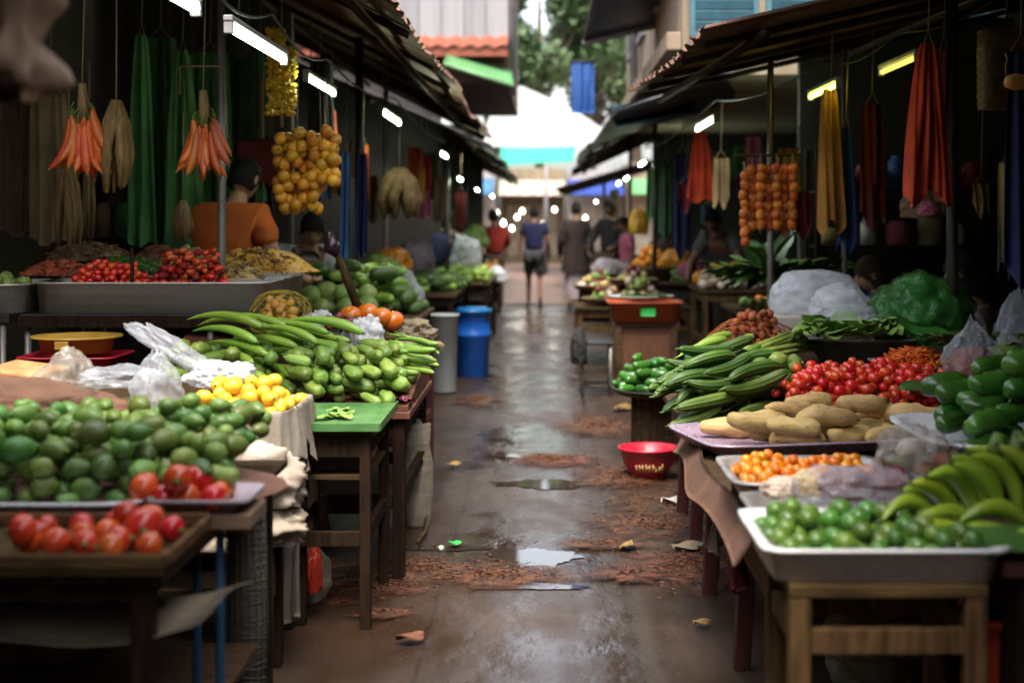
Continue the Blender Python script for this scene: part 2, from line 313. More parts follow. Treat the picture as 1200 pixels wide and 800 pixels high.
# ------------------------------------------------------------------ heaps of single items
def pack(n, sampler, L, r, base, yaw=lambda q: q.uniform(0, 2 * PI), pitch=lambda q: q.uniform(-.15, .15), tries=10, seed=0, tight=.93, smin=.88, smax=1.1, far=None):
    q = random.Random(seed); S = np.zeros((0, 4)); out = []
    for i in range(n):
        best = None
        for _ in range(tries):
            x, y = sampler(q, i / n); ya = yaw(q); pi_ = pitch(q); s = q.uniform(smin, smax); rr = r * s * tight; half = max(0, L * s / 2 - r * s)
            k = max(1, int(round(half / (rr * .8))) * 2 + 1) if half > rr * .3 else 1
            offs = np.linspace(-half, half, k) if k > 1 else np.zeros(1)
            cx = x + offs * math.cos(ya) * math.cos(pi_); cy = y + offs * math.sin(ya) * math.cos(pi_); dz = -offs * math.sin(pi_)
            z = max(base(a, b) + rr - d for a, b, d in zip(cx, cy, dz))
            if len(S):
                dx = S[None, :, 0] - cx[:, None]; dy = S[None, :, 1] - cy[:, None]; d2 = dx * dx + dy * dy; sr = (S[None, :, 3] + rr); ok = d2 < sr * sr
                if ok.any():
                    zz = S[None, :, 2] + np.sqrt(np.maximum(sr * sr - d2, 0)) - dz[:, None]; z = max(z, float(zz[ok].max()))
            if best is None or z < best[0]: best = (z, x, y, ya, pi_, s, cx, cy, dz, rr)
        z, x, y, ya, pi_, s, cx, cy, dz, rr = best
        S = np.vstack([S, np.stack([cx, cy, z + dz, np.full(len(cx), rr)], 1)])
        out.append((Vector((x, y, z)), ya, pi_, s))
    return out
ONES = 'first second third fourth fifth sixth seventh eighth ninth tenth eleventh twelfth thirteenth fourteenth fifteenth sixteenth seventeenth eighteenth nineteenth'.split()
TENS = {2: 'twent', 3: 'thirt', 4: 'fort', 5: 'fift', 6: 'sixt', 7: 'sevent'}
def nth(i):
    if i < 20: return ONES[i - 1]
    t, u = divmod(i, 10); return TENS[t] + 'ieth' if u == 0 else TENS[t] + 'y-' + ONES[u - 1]
def proj(p): return CX + F * p.x / p.y, CY + F * (CH - p.z) / p.y
def label_rows(objs, base, group, cat, aspect=2.2):
    """Every member says its row in the heap and its place counted from the walkway."""
    P = [(proj(o.matrix_basis.translation), o) for o in objs]; n = len(P); rows = max(1, int(round(math.sqrt(n / aspect))))
    P.sort(key=lambda t: t[0][1]); side = 1 if sum(t[0][0] for t in P) / n > CX else -1
    for k in range(rows):
        seg = P[k * n // rows:(k + 1) * n // rows]; seg.sort(key=lambda t: side * t[0][0])
        rn = 'row' if rows == 1 else 'top row' if k == 0 else 'bottom row' if k == rows - 1 else nth(k + 1) + ' row'
        for i, (_, o) in enumerate(seg): tag(o, f'{base}, {rn}, {nth(i + 1)} from the path', cat, group)
def heap(name, cat, base_label, group, meshes, n, sampler, basefn, seed=0, roll=True, **kw):
    L, r = meshes[0]['L'], meshes[0]['r']; res = []; q = random.Random(seed + 99)
    for p, ya, pi_, s in pack(n, sampler, L, r, basefn, seed=seed, **kw):
        o = link(bpy.data.objects.new(name, q.choice(meshes))); o.location = p; o.scale = (s, s, s)
        e = Matrix.Rotation(ya, 3, 'Z') @ Matrix.Rotation(pi_, 3, 'Y')
        if roll: e = e @ Matrix.Rotation(q.uniform(0, 2 * PI), 3, 'X')
        o.rotation_euler = e.to_euler(); res.append(o)
    label_rows(res, base_label, group, cat); return res
def rect(x0, x1, y0, y1, shrink=.45, cx=.5, cy=.6):
    def f(q, t):
        k = 1 - shrink * t ** 1.2
        return x0 + (x1 - x0) * (cx + (q.random() - cx) * k), y0 + (y1 - y0) * (cy + (q.random() - cy) * k)
    return f
def disc(cx, cy, rx, ry, shrink=.6):
    def f(q, t):
        a = q.uniform(0, 2 * PI); d = math.sqrt(q.random()) * (1 - shrink * t); return cx + math.cos(a) * d * rx, cy + math.sin(a) * d * ry
    return f
flat = lambda z: (lambda x, y: z)

# ------------------------------------------------------------------ furniture and containers
def leg_mb(x, y, z0, z1, t, lean=(0, 0)):
    g = MB(); V = []
    for z, k in ((z0, 1), (z1, 0)):
        for dx, dy in ((-1, -1), (1, -1), (1, 1), (-1, 1)): V.append((x + dx * t / 2 + lean[0] * k, y + dy * t / 2 + lean[1] * k, z))
    return g.add(V, [(0, 1, 2, 3)[::-1], (4, 5, 6, 7), (0, 1, 5, 4), (1, 2, 6, 5), (2, 3, 7, 6), (3, 0, 4, 7)], 0, False)
def table(name, label, x0, x1, y0, y1, z, top='wood', leg='wood_dark', th=.03, lt=.05, rails=(.35,), lean=0., apron=.08, z0=0, inset=.05, group=None, cat='table'):
    cx, cy = (x0 + x1) / 2, (y0 + y1) / 2; t = thing(name, label, cat, (cx, cy, z0), 0, group); w, d = (x1 - x0) / 2, (y1 - y0) / 2; z = z - z0
    obj('table_top', MB().box(-w, w, -d, d, z - th, z), top, t, .004)
    lx, ly = w - inset, d - inset
    for sx in (-1, 1):
        for sy in (-1, 1): obj('leg', leg_mb(sx * lx, sy * ly, 0, z - th - .001, lt, (sx * lean, 0)), leg, t, .004)
    for sy in (-1, 1):
        if apron: obj('apron', MB().box(-lx + lt / 2, lx - lt / 2, sy * ly - lt * .3, sy * ly + lt * .3, z - th - apron, z - th - .002), leg, t, .003)
        for rz in rails: obj('rail', MB().box(-lx + lt / 2, lx - lt / 2, sy * ly - lt * .3, sy * ly + lt * .3, rz, rz + .055), leg, t, .003)
    for sx in (-1, 1):
        if apron: obj('apron', MB().box(sx * lx - lt * .3, sx * lx + lt * .3, -ly + lt / 2, ly - lt / 2, z - th - apron, z - th - .002), leg, t, .003)
        for rz in rails: obj('rail', MB().box(sx * lx - lt * .3, sx * lx + lt * .3, -ly + lt / 2, ly - lt / 2, rz + .01, rz + .065), leg, t, .003)
    return t
def tray_mb(w, d, h, flare=.02, lip=.018, th=.006, sq=9, n=56):
    ri = lambda a: [(1, a)]
    prof = lambda k: k
    g = MB(); V = []
    rings = [(w - flare - th, d - flare - th, th), (w - th, d - th, h - .002), (w + lip, d + lip, h), (w + lip, d + lip, h - .008), (w, d, h - .01), (w - flare, d - flare, 0)]
    for a_, b_, z in rings:
        for j in range(n):
            a = 2 * PI * (j + .5) / n; c, s = math.cos(a), math.sin(a); q = (abs(c) ** sq + abs(s) ** sq) ** (-1 / sq); V.append((c * q * a_, s * q * b_, z))
    k = len(rings); Fc = [(i * n + j, (i + 1) * n + j, (i + 1) * n + (j + 1) % n, i * n + (j + 1) % n) for i in range(k - 1) for j in range(n)]
    Fc += [tuple(range(n)), tuple(range((k - 1) * n, k * n))[::-1]]
    return g.add(V, Fc)
def tray(label, x0, x1, y0, y1, z, h, ms='enamel', rz=0, name='tray', **kw):
    o = single(name, tray_mb((x1 - x0) / 2, (y1 - y0) / 2, h, **kw), ms, label, 'tray', ((x0 + x1) / 2, (y0 + y1) / 2, z), (0, 0, rz)); return o
def crumple(rx, ry, rz, seed=0, amp=.22, sub=5, flatb=.5, pinch=0, freq=1.6):
    bm = bmesh.new(); bmesh.ops.create_icosphere(bm, subdivisions=sub, radius=1); g = MB(); sd = Vector((seed * 5.1, seed * 2.3, seed)); V = []
    for v in bm.verts:
        p = v.co.copy(); d = noise.noise(p * freq + sd) * amp + noise.noise(p * freq * 2.7 + sd) * amp * .5 - (abs(noise.noise(p * freq * 2.2 + sd * 2)) ** .6) * amp * .5 - (abs(noise.noise(Vector((p.x * 4, p.y * 4, p.z * 1.4)) * freq + sd)) ** .7) * amp * .5 + amp * .35
        p = p * (1 + d)
        if p.z < -flatb: p.z = -flatb - (p.z + flatb) * -.05
        if pinch and p.z > .3:
            k = (p.z - .3) / .8; s_ = max(.12, 1 - pinch * k * 1.6); p.x *= s_; p.y *= s_; p.z += .35 * pinch * k
        V.append((p.x * rx, p.y * ry, (p.z + flatb) * rz))
    g.add(V, [tuple(v.index for v in f.verts) for f in bm.faces]); bm.free(); return g
def bag(label, px, py, Y, w, h, d=None, ms='film', seed=0, name='plastic_bag', cat='plastic bag', pinch=0, amp=.22, rot=(0, 0, 0), freq=1.6):
    """px, py: middle of its foot."""
    p = at(px, py, Y); return single(name, crumple(w / 2, (d or w * .7) / 2, h / 1.5, seed, amp, pinch=pinch, freq=freq), ms, label, cat, p, rot)
def mound(rx, ry, h, seed=0, n=26, amp=.15):
    g = MB(); sd = Vector((seed, seed * 2.7, 0))
    def fn(u, v):
        a = 2 * PI * v; r = u; p = Vector((math.cos(a) * r, math.sin(a) * r, 0)); k = (1 - r ** 2.2)
        return (p.x * rx * (1 + amp * .5 * noise.noise(p * 2 + sd)), p.y * ry * (1 + amp * .5 * noise.noise(p * 2 + sd + Vector((9, 0, 0)))), h * k * (1 + amp * noise.noise(p * 4 + sd)))
    return g.grid(fn, 10, n)
def chips(rx, ry, h, n, size, seed=0, asp=2.5, curl=.5, mi=0, mi2=None, g=None, power=2.2):
    """Many small curled flakes lying over a mound."""
    q = random.Random(seed); g = g or MB()
    for _ in range(n):
        a = q.uniform(0, 2 * PI); r = math.sqrt(q.random()); k = 1 - r ** power
        c = Vector((math.cos(a) * r * rx, math.sin(a) * r * ry, h * k * q.uniform(.92, 1.1) + size * .2))
        m = Euler((q.uniform(-.8, .8), q.uniform(-.8, .8), q.uniform(0, 6.3))).to_matrix(); l = size * q.uniform(.6, 1.3); w = l / asp; t = w * .5; cu = l * curl * q.uniform(.2, 1)
        V = [(-l, -w * .4, -cu), (-l, w * .4, -cu), (0, -w, 0), (0, w, 0), (l, -w * .35, -cu), (l, w * .35, -cu), (-l * .9, 0, -cu - t), (0, 0, -t * 1.5), (l * .9, 0, -cu - t)]
        g.add([m @ Vector(p) + c for p in V], [(0, 2, 3, 1), (2, 4, 5, 3), (0, 6, 7, 2), (2, 7, 8, 4), (1, 3, 7, 6), (3, 5, 8, 7), (0, 1, 6), (4, 8, 5)], mi if mi2 is None or q.random() < .6 else mi2, True)
    return g
def leaves(n, L, W, seed=0, spread=1., up=.6, base=(0, 0, 0), droop=.5, ox=.03, dirv=None, g=None, mi=0, ruffle=.15):
    """Curved leaf blades growing out of a common foot."""
    q = random.Random(seed); g = g or MB()
    for _ in range(n):
        a = q.uniform(0, 2 * PI); l = L * q.uniform(.65, 1.15); w = W * q.uniform(.6, 1.2)
        d = Vector((math.cos(a) * spread, math.sin(a) * spread, up * q.uniform(.5, 1.3)))
        if dirv: d = d * .6 + Vector(dirv)
        d.normalize(); s = d.cross(Vector((0, 0, 1))); s = s.normalized() if s.length > .05 else Vector((1, 0, 0)); nrm = s.cross(d)
        b = Vector(base) + Vector((q.uniform(-ox, ox), q.uniform(-ox, ox), 0)); dr = droop * q.uniform(.4, 1.3); ph = q.uniform(0, 6)
        def fn(u, v):
            wu = w * math.sin(PI * min(1, u * .92 + .06)) ** .7; k = (v - .5) * 2
            return b + d * (l * u) + Vector((0, 0, -dr * l * u * u * .6)) + s * (k * wu) + nrm * (abs(k) * wu * .35 + ruffle * wu * math.sin(u * 14 + ph) * k)
        g.grid(fn, 7, 2, mi)
    return g
def cloth_mb(w0, w1, h, folds=4, amp=.03, seed=0, sway=.0, nu=24, nv=28, tuck=.6, ragged=.02):
    g = MB(); q = random.Random(seed); ph = [q.uniform(0, 6) for _ in range(4)]
    def fn(u, v):
        w = (w0 + (w1 - w0) * u ** tuck); k = v - .5
        v2 = v + .09 * math.sin(2 * PI * v + ph[2]) + .05 * math.sin(5 * v + 3 * u + ph[3]); y = amp * (math.sin(folds * 2 * PI * v2 + ph[0] + u) + .5 * math.sin(folds * 4.4 * PI * v + ph[1] - 2 * u)) * (.4 + .6 * u)
        return Vector((k * w + sway * u * u, y + .02 * math.sin(3 * u + ph[2]), -u * h + (ragged * math.sin(v * 9 + ph[3]) + ragged * abs(k)) * u))
    return g.sheet(fn, nu, nv, .004)
def cloth(label, px, py0, py1, Y, wpx0, wpx1, ms, folds=3, amp=.03, seed=0, rz=0, name='hanging_cloth', cat='cloth', sway=0, ragged=.02):
    p = at(px, py0, Y); k = Y / F
    o = single(name, cloth_mb(wpx0 * k, wpx1 * k, (py1 - py0) * k, folds, amp, seed, sway * k, ragged=ragged), ms, label, cat, p, (0, 0, rz))
    if p.z > 1.6: obj('cord', MB().tube([(-wpx0 * k * .35, 0, -.005), (0, 0, .07), (wpx0 * k * .35, 0, -.005)], .004, 5).tube([(0, 0, .065), (.01, 0, .45)], .004, 5), 'rope', o)
    return o
def bucket(label, px, pyfoot, Y, r, h, ms, name='bucket', taper=.85, lid=None, handle=False, loc=None, rib=True, cat='bucket'):
    p = loc or at(px, pyfoot, Y); t = thing(name, label, cat, p); th = .006
    prof = [(r * taper * .98, 0), (r * taper, .004)]
    if rib: prof += [(r * (taper + (1 - taper) * .6), h * .6), (r * (taper + (1 - taper) * .6) + .006, h * .61), (r * (taper + (1 - taper) * .66) + .006, h * .65), (r * (taper + (1 - taper) * .66), h * .66)]
    prof += [(r, h * .97), (r + .012, h * .975), (r + .012, h), (r - th, h), (r * taper - th, th)]
    g = MB().lathe(prof, n=36); g.add([(0, 0, .003)] + [(math.cos(2 * PI * j / 36) * r * taper * .98, math.sin(2 * PI * j / 36) * r * taper * .98, .003) for j in range(36)], [(0, j + 1, (j + 1) % 36 + 1) for j in range(36)])
    obj('bucket_body', g, ms, t)
    if lid: obj('lid', MB().lathe([(.001, h + .03), (r * .8, h + .03), (r * .86, h + .012), (r + .016, h + .01), (r + .016, h - .02), (r + .013, h - .02)], n=36), lid, t)
    if handle:
        obj('handle', MB().box(-r - .055, -r + .002, -.05, .05, h * .80, h * .86), ms, t, .008)
    return t
def strings(px, py0, py1, Y, n=2, w=6, ms='rope', parent=None):
    for i in range(n):
        a = at(px + (i - (n - 1) / 2) * w, py0, Y); b = at(px, py1, Y)
        if parent is not None: a = a - parent.location; b = b - parent.location
        obj('string', MB().tube([a, (a + b) / 2 + Vector((.004 * i, 0, -.005)), b], .0035, 5), ms, parent)

# ------------------------------------------------------------------ setting
def setting():
    q = random.Random(3)
    def gfn(u, v): return (-60 + 120 * u, -20 + 140 * v, 0)
    struct('road', MB().grid(gfn, 8, 8), 'road')
    def blotch(cx, cy, rx, ry, z, seed, n=64, hgt=0.):
        g = MB(); sd = Vector((seed * 3.3, seed, 0))
        def fn(u, v):
            a = 2 * PI * v; c = Vector((math.cos(a), math.sin(a), 0)); k = 1 + .5 * noise.noise(c * 1.3 + sd) + .28 * noise.noise(c * 3.7 + sd) + .14 * noise.noise(c * 9 + sd)
            return (cx + c.x * rx * k * u, cy + c.y * ry * k * u, z + hgt * (1 - u) * (.6 + .8 * noise.noise(c * u * 5 + sd)))
        return g.grid(fn, 8 if hgt else 2, n)
    struct('puddle', blotch(X(628, 6.25), 6.25, .2, .2, .004, 5), 'puddle')
    struct('puddle', blotch(X(522, 6.45), 6.45, .2, .055, .004, 8), 'puddle')
    struct('puddle', blotch(X(620, 5.9), 5.78, .22, .05, .004, 12), 'puddle')
    struct('puddle', blotch(X(610, 8.9), 8.95, .2, .08, .004, 17), 'puddle')
    struct('puddle', blotch(X(640, 8.2), 8.0, .3, .12, .004, 21), 'puddle')
    patches = [(490, 668, .38, .22, 1), (580, 676, .3, .16, 2), (420, 690, .22, .2, 3), (770, 618, .34, .3, 4), (800, 665, .22, .42, 5), (650, 540, .28, .22, 6), (790, 590, .3, .3, 7), (730, 560, .26, .4, 8), (705, 500, .3, .5, 9), (450, 722, .1, .07, 10), (560, 470, .18, .35, 11), (710, 640, .2, .1, 13), (742, 676, .16, .14, 15)]
    for px, py, rx, ry, s in patches:
        Y = F * CH / (py - CY)
        struct('mud_patch', blotch(X(px, Y), Y, rx * 1.25, ry * 1.25, .005 + .0006 * s, s * 1.9, 72, .01), 'mud')
        me = bpy.data.objects[-1].data if False else [o for o in COL.objects if o.name.startswith('mud_patch')][-1].data; at_ = me.attributes.new('rim', 'FLOAT', 'POINT')
        at_.data.foreach_set('value', [1 - (i // 73) / 8 for i in range(len(me.vertices))])
    g = MB()
    for px, py, rx, ry, s in patches:
        Y = F * CH / (py - CY)
        for _ in range(int(450 * min(1, rx * ry * 14))):
            a = q.uniform(0, 2 * PI); r = abs(q.gauss(0, .62)); x = X(px, Y) + math.cos(a) * r * rx; y = Y + math.sin(a) * r * ry; l = q.uniform(.004, .022) * (1 + (q.random() < .06) * 2); an = q.gauss(0, .9); z = .008 + .012 * max(0, 1 - r) + q.random() * .006
            w = q.uniform(.0003, .0008); c, s_ = math.cos(an), math.sin(an)
            g.add([(x - c * l + s_ * w, y - s_ * l - c * w, z), (x - c * l - s_ * w, y - s_ * l + c * w, z), (x + c * l - s_ * w, y + s_ * l + c * w, z + q.uniform(0, .008)), (x + c * l + s_ * w, y + s_ * l - c * w, z + q.uniform(0, .008)), (x, y, z - .0008)], [(0, 1, 2, 3), (0, 4, 1), (1, 4, 2), (2, 4, 3), (3, 4, 0)])
    stuff('straw_litter', g, 'straw', 'rust coloured straw and sawdust strewn over the wet path', 'straw')
    g = MB()
    for _ in range(600):
        y = 4.3 + q.random() ** 1.5 * 16; x = q.gauss(0, .6); sz = q.uniform(.0015, .004); m = Euler((q.random() * 6, q.random() * 6, q.random() * 6)).to_matrix()
        g.add([m @ Vector(p) * sz + Vector((x, y, sz * .6)) for p in ((1, 0, -.6), (-.5, .9, -.6), (-.5, -.8, -.5), (.1, 0, .8))], [(0, 1, 2)[::-1], (0, 1, 3), (1, 2, 3), (2, 0, 3)], 0, False)
    stuff('grit', g, 'burlap', 'brown crumbs of grit scattered on the wet path', 'grit')
    # single bits of litter
    lit = [(532, 548, 'dry_leaf', .05, 'curled brown leaf on the wet path by the white sack'), (480, 755, 'straw', .05, 'short tan twig lying on the dark wet path'), (735, 646, 'dry_leaf', .05, 'yellow leaf on straw by the trestle feet'), (822, 736, 'dry_leaf', .035, 'torn yellowish peel on the path by the lime table'), (806, 646, 'paper', .08, 'scrap of pale cardboard under the trestle edge'), (790, 592, 'foam', .07, 'crumpled white wrapper under the trestle edge'), (533, 642, 'label_green', .03, 'bright green bottle cap in the narrow puddle'), (730, 481, 'dry_leaf', .1, 'yellow leaf heap beside the wicker basket')]
    for px, py, m, s, lb in lit:
        Y = F * CH / (py - CY); g = MB(); ph = q.uniform(0, 6)
        g.sheet(lambda u, v: ((u - .5) * 2 * s, (v - .5) * s * (.4 + math.sin(PI * u)), .02 + .25 * s * math.sin(u * 4 + ph) * math.sin(v * 5 + ph) + .1 * s), 8, 5, .003)
        single('litter_scrap', g, m, lb, 'litter', (X(px, Y), Y, .004), (0, 0, q.uniform(0, 1)))
    struct('plaza_pavement', MB().box(-30, 30, 24.3, 60, .004, .02), 'plaza')
mat('plaza', (.24, .16, .125), .6, (.18, .115, .09), scale=2)
setting()

def roof(label, near, far, side, width, pitch, ms='roof_rust', pitchw=.11, amp=.017, posts=(), rafters=5, seed=0, jag=.05, lift=0, th=.004):
    """A corrugated lean-to roof: near and far are the two ends of its eave; it rises away from the alley."""
    A, B = Vector(near), Vector(far); t = thing('stall_roof', label, 'roof', A); D = B - A; ln = D.length; q = random.Random(seed)
    nw = int(ln / pitchw); nu = nw * 6; up = Vector((side * math.cos(pitch), 0, math.sin(pitch))); sheetw = 9; off = [q.uniform(-jag, jag) for _ in range(nw // sheetw + 2)]; zo = [q.uniform(-.012, .012) for _ in range(nw // sheetw + 2)]
    def fn(u, v):
        w = u * nw; k = int(w // sheetw); e = off[k] + .012 * math.sin(w * 9.1); z = amp * math.sin(2 * PI * w) + zo[k]
        return D * u + up * (e * (1 - v) + width * v) + Vector((0, 0, z + .03 * math.sin(w * .13 + seed) * (1 - v)))
    obj('roof_sheet', MB().sheet(fn, nu, 5, th), ms, t)
    for i in range(rafters):
        u = (i + .5) / rafters; a = D * u + up * .04 - Vector((0, 0, .05)); b = D * u + up * width - Vector((0, 0, .05))
        obj('rafter', MB().tube([a, b], .028, 4), 'wood_dark', t)
    for k in (.08, .5, .92):
        a = up * (width * k) - Vector((0, 0, .095)); obj('purlin', MB().tube([a, a + D], .024, 4), 'wood_dark', t)
    for x, y, m, r in posts:
        z1 = A.z + abs(x - A.x) * math.tan(pitch) - .03; obj('post', MB().tube([Vector((x, y, 0)) - A, Vector((x, y, z1)) - A], r, 10), m, t)
    return t
roof('dark rusty roof sheet bridging the front right posts', (.8, 5.0, 2.75), (.8, 6.7, 2.7), 1, 3.2, R(13), rafters=2, seed=9)
roof('rusty corrugated roof with ragged eave over the dried goods stall', (-.66, 5.0, 2.46), (-.65, 16.7, 2.42), -1, 3.2, R(27), posts=[(X(257, 7), 7.05, 'metal_post', .02), (X(421, 10), 10, 'dark_metal', .03), (X(452, 13), 13, 'metal_post', .025)], rafters=8, seed=1)
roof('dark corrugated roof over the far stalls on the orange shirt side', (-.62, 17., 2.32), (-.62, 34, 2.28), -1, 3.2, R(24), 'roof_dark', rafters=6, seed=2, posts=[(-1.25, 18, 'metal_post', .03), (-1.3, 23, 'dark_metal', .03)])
roof('dark rusty corrugated roof over the tomato and gourd stalls', (.74, 6.45, 2.37), (.6, 10.8, 2.42), 1, 3.3, R(13), posts=[(X(1116, 6.9), 6.9, 'dark_metal', .028), (X(903, 9.2), 9.2, 'metal_post', .022), (X(990, 9.6), 9.6, 'metal_post', .022)], rafters=5, seed=3)
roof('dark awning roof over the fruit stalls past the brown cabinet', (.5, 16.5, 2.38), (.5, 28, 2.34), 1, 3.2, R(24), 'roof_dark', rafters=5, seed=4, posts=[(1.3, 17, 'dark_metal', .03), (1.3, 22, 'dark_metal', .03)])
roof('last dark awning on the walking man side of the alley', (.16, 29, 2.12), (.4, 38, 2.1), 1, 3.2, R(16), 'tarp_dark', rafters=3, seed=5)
roof('unseen rusty corrugated roof added to shade the near alley, mango side', (-.02, -18, 2.6), (-.4, 3.1, 2.52), -1, 3.2, R(25), rafters=5, seed=6)  # out of frame, added to narrow the sky slit and darken the foreground
roof('unseen rusty corrugated roof added to shade the lime and plantain tables', (.04, -18, 2.55), (.56, 5.2, 2.52), 1, 3.3, R(21), rafters=5, seed=7)  # unseen light blocker, added so the near right tables stay dim
def sheet_thing(name, label, cat, P4, ms, th=.02, sag=.0, trim=None, nu=10, nv=10):
    a, b, c, d = (Vector(p) for p in P4)
    g = MB().sheet(lambda u, v: (a * (1 - u) + b * u) * (1 - v) + (d * (1 - u) + c * u) * v - Vector((0, 0, sag * math.sin(PI * u) * math.sin(PI * v))) - a, nu, nv, th)
    t = thing(name, label, cat, a); obj('awning_sheet', g, ms, t)
    if trim: obj('edge_trim', MB().tube([Vector((0, 0, -.03)), b - a + Vector((0, 0, -.03))], .03, 8), trim, t)
    return t
# right: middle stalls' awning (under the rusty roof) and the blue-teal tarpaulin
sheet_thing('stall_awning', 'dark blue tarpaulin awning between the two dark roofs', 'awning', [(.55, 11.2, 2.36), (.52, 16.2, 2.34), (3.4, 16.2, 3.3), (3.4, 11.2, 3.3)], 'tarp_dark', sag=.12)
sheet_thing('stall_awning', 'small teal canvas flap hanging under the rusty roof edge', 'awning', [(.62, 12.6, 2.3), (1.35, 12.6, 2.42), (1.35, 13.6, 2.62), (.62, 13.6, 2.55)], 'teal_shutter', sag=.05)
sheet_thing('stall_awning', 'high black awning with grey rim on the plaster house', 'awning', [(.36, 14, 3.24), (1.09, 14, 3.42), (1.12, 11.2, 4.0), (.5, 11.2, 3.9)], 'tarp_dark', sag=.04, trim='trim_grey')
# buildings
def building(label, x0, x1, y0, y1, z0, z1, wall, name='building', parts=()):
    t = thing(name, label, 'building', ((x0 + x1) / 2, y0, z0)); w = (x1 - x0) / 2
    obj('wall', MB().box(-w, w, 0, y1 - y0, 0, z1 - z0), wall, t, .01)
    for nm, b, m in parts: obj(nm, MB().box(*b), m, t, .006)
    return t
# left white clad house at y 21
hx0, hx1, hy = -5.5, X(604, 21), 21.
z0h = Z(97, 21)
t = building('white panel clad house above the far stalls with red tiled ledge', hx0, hx1 - .1, hy, 28, Z(97, 21), 9, 'plaster_brown')
w = (hx1 - .1 - hx0) / 2; zc = Z(50, hy)
for i in range(14):
    x = w - (i + 1) * .33; obj('cladding_panel', MB().box(x + .004, x + .326, -.03, -.002, zc - z0h, 9 - z0h), 'panel_white', t, .006)
obj('corner_pipe', MB().tube([(w + .06, -.05, -.2), (w + .06, -.05, 5.5)], .05, 10), 'trim_grey', t)
g = MB()
zc -= z0h
g.sheet(lambda u, v: (w - .02 - 3.3 * u, -.02 - .5 * v, zc + .06 - .2 * v + .022 * math.sin(u * 2 * PI * 14)), 112, 4, .03)
obj('tiled_ledge', g, 'terracotta', t)
obj('ledge_board', MB().box(-w, w, -.5, -.46, zc - .26, zc - .15), 'terracotta', t, .005)
sheet_thing('stall_awning', 'green and pale striped awning under the red tiled ledge', 'awning', [at(602, 99, 19.6), at(520, 72, 19.6), at(524, 60, 20.9), at(600, 84, 20.9)], 'green_awning', trim='green_pale')
# right plaster house
bx = 1.07
t = building('weathered plaster house with teal shutters over the fruit stalls', bx, 5.5, 11.2, 19, 2.62, 8, 'plaster')
ww = (5.5 - bx) / 2
for i in range(4):
    x = -ww + .06 + i * .6
    g = MB()
    for k in range(16): g.box(x + .04, x + .5, -.035, -.012, .35 + k * .085, .35 + k * .085 + .07, rot=(.35, 0, 0))
    s = obj('shutter', g, 'teal_shutter', t); obj('shutter_frame', MB().box(x, x + .04, -.04, -.002, .3, 1.75).box(x + .5, x + .54, -.04, -.002, .3, 1.75).box(x + .04, x + .5, -.04, -.002, 1.7, 1.75).box(x + .04, x + .5, -.04, -.002, .3, .34), 'teal_shutter', s)
for i in range(4):
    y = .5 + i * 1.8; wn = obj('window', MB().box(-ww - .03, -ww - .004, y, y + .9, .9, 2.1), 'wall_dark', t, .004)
    obj('window_frame', MB().box(-ww - .05, -ww - .001, y - .06, y - .002, .84, 2.16).box(-ww - .05, -ww - .001, y + .902, y + .96, .84, 2.16).box(-ww - .05, -ww - .001, y, y + .9, 2.102, 2.16).box(-ww - .05, -ww - .001, y, y + .9, .84, .898), 'panel_white', wn)
obj('cornice', MB().box(-ww - .12, -ww - .004, 0, 7.8, .2, .34), 'plaster', t, .01)
obj('drain_pipe', MB().tube([(-ww - .07, 5., .34), (-ww - .07, 5., 5.3)], .045, 10), 'trim_grey', t)
# back walls of the stalls
def back_wall(label, x0, x1, y0, y1, h, ms, n=0):
    t = thing('wall', label, 'wall', ((x0 + x1) / 2, y0, 0)); obj('wall_panel', MB().box(-(x1 - x0) / 2, (x1 - x0) / 2, 0, y1 - y0, 0, h), ms, t)
    return t
back_wall('long brown plank wall behind the dried goods stalls', -3.7, -3.55, -18, 34, 4.2, 'plank_wall')
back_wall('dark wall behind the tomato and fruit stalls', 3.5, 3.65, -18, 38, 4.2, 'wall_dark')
back_wall('unseen dark wall added behind the camera to block sky light', -3.7, 3.65, -18.3, -18.1, 4.2, 'wall_dark')  # added out of view to cut frontal light from the open alley end
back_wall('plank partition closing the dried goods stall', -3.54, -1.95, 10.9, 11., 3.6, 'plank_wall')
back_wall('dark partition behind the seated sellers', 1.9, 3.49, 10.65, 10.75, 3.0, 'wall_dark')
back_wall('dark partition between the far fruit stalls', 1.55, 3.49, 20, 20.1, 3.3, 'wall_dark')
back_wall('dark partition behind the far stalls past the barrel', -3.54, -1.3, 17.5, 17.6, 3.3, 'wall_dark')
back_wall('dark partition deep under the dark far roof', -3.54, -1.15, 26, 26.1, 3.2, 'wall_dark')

# far end
t = thing('market_tent', 'white gabled market tent closing the far end of the alley', 'tent', (0, 37, 0))
def P37(px, py): p = at(px, py, 37); return (p.x, 0, p.z)
pts = [P37(560, 172), P37(588, 102), P37(612, 101), P37(672, 128), P37(705, 150), P37(712, 172)]
g = MB(); n = len(pts); g.add([Vector(p) for p in pts] + [Vector(p) + Vector((0, 5, .4)) for p in pts], [tuple(range(n))] + [tuple(range(n, 2 * n))[::-1]] + [(i, i + n, (i + 1) % n + n, (i + 1) % n) for i in range(n)], 0, False)
obj('tent_roof', g, 'tarp_white', t)
for px in (562, 640, 708): p = P37(px, 172); obj('tent_pole', MB().tube([(p[0], .1, 0), (p[0], .1, p[2])], .05, 8), 'trim_grey', t)
sheet_thing('stall_awning', 'bright teal awning in front of the white tent', 'awning', [at(588, 194, 35), at(672, 190, 35), at(674, 172, 36), at(586, 174, 36)], 'teal_tarp', sag=.05)
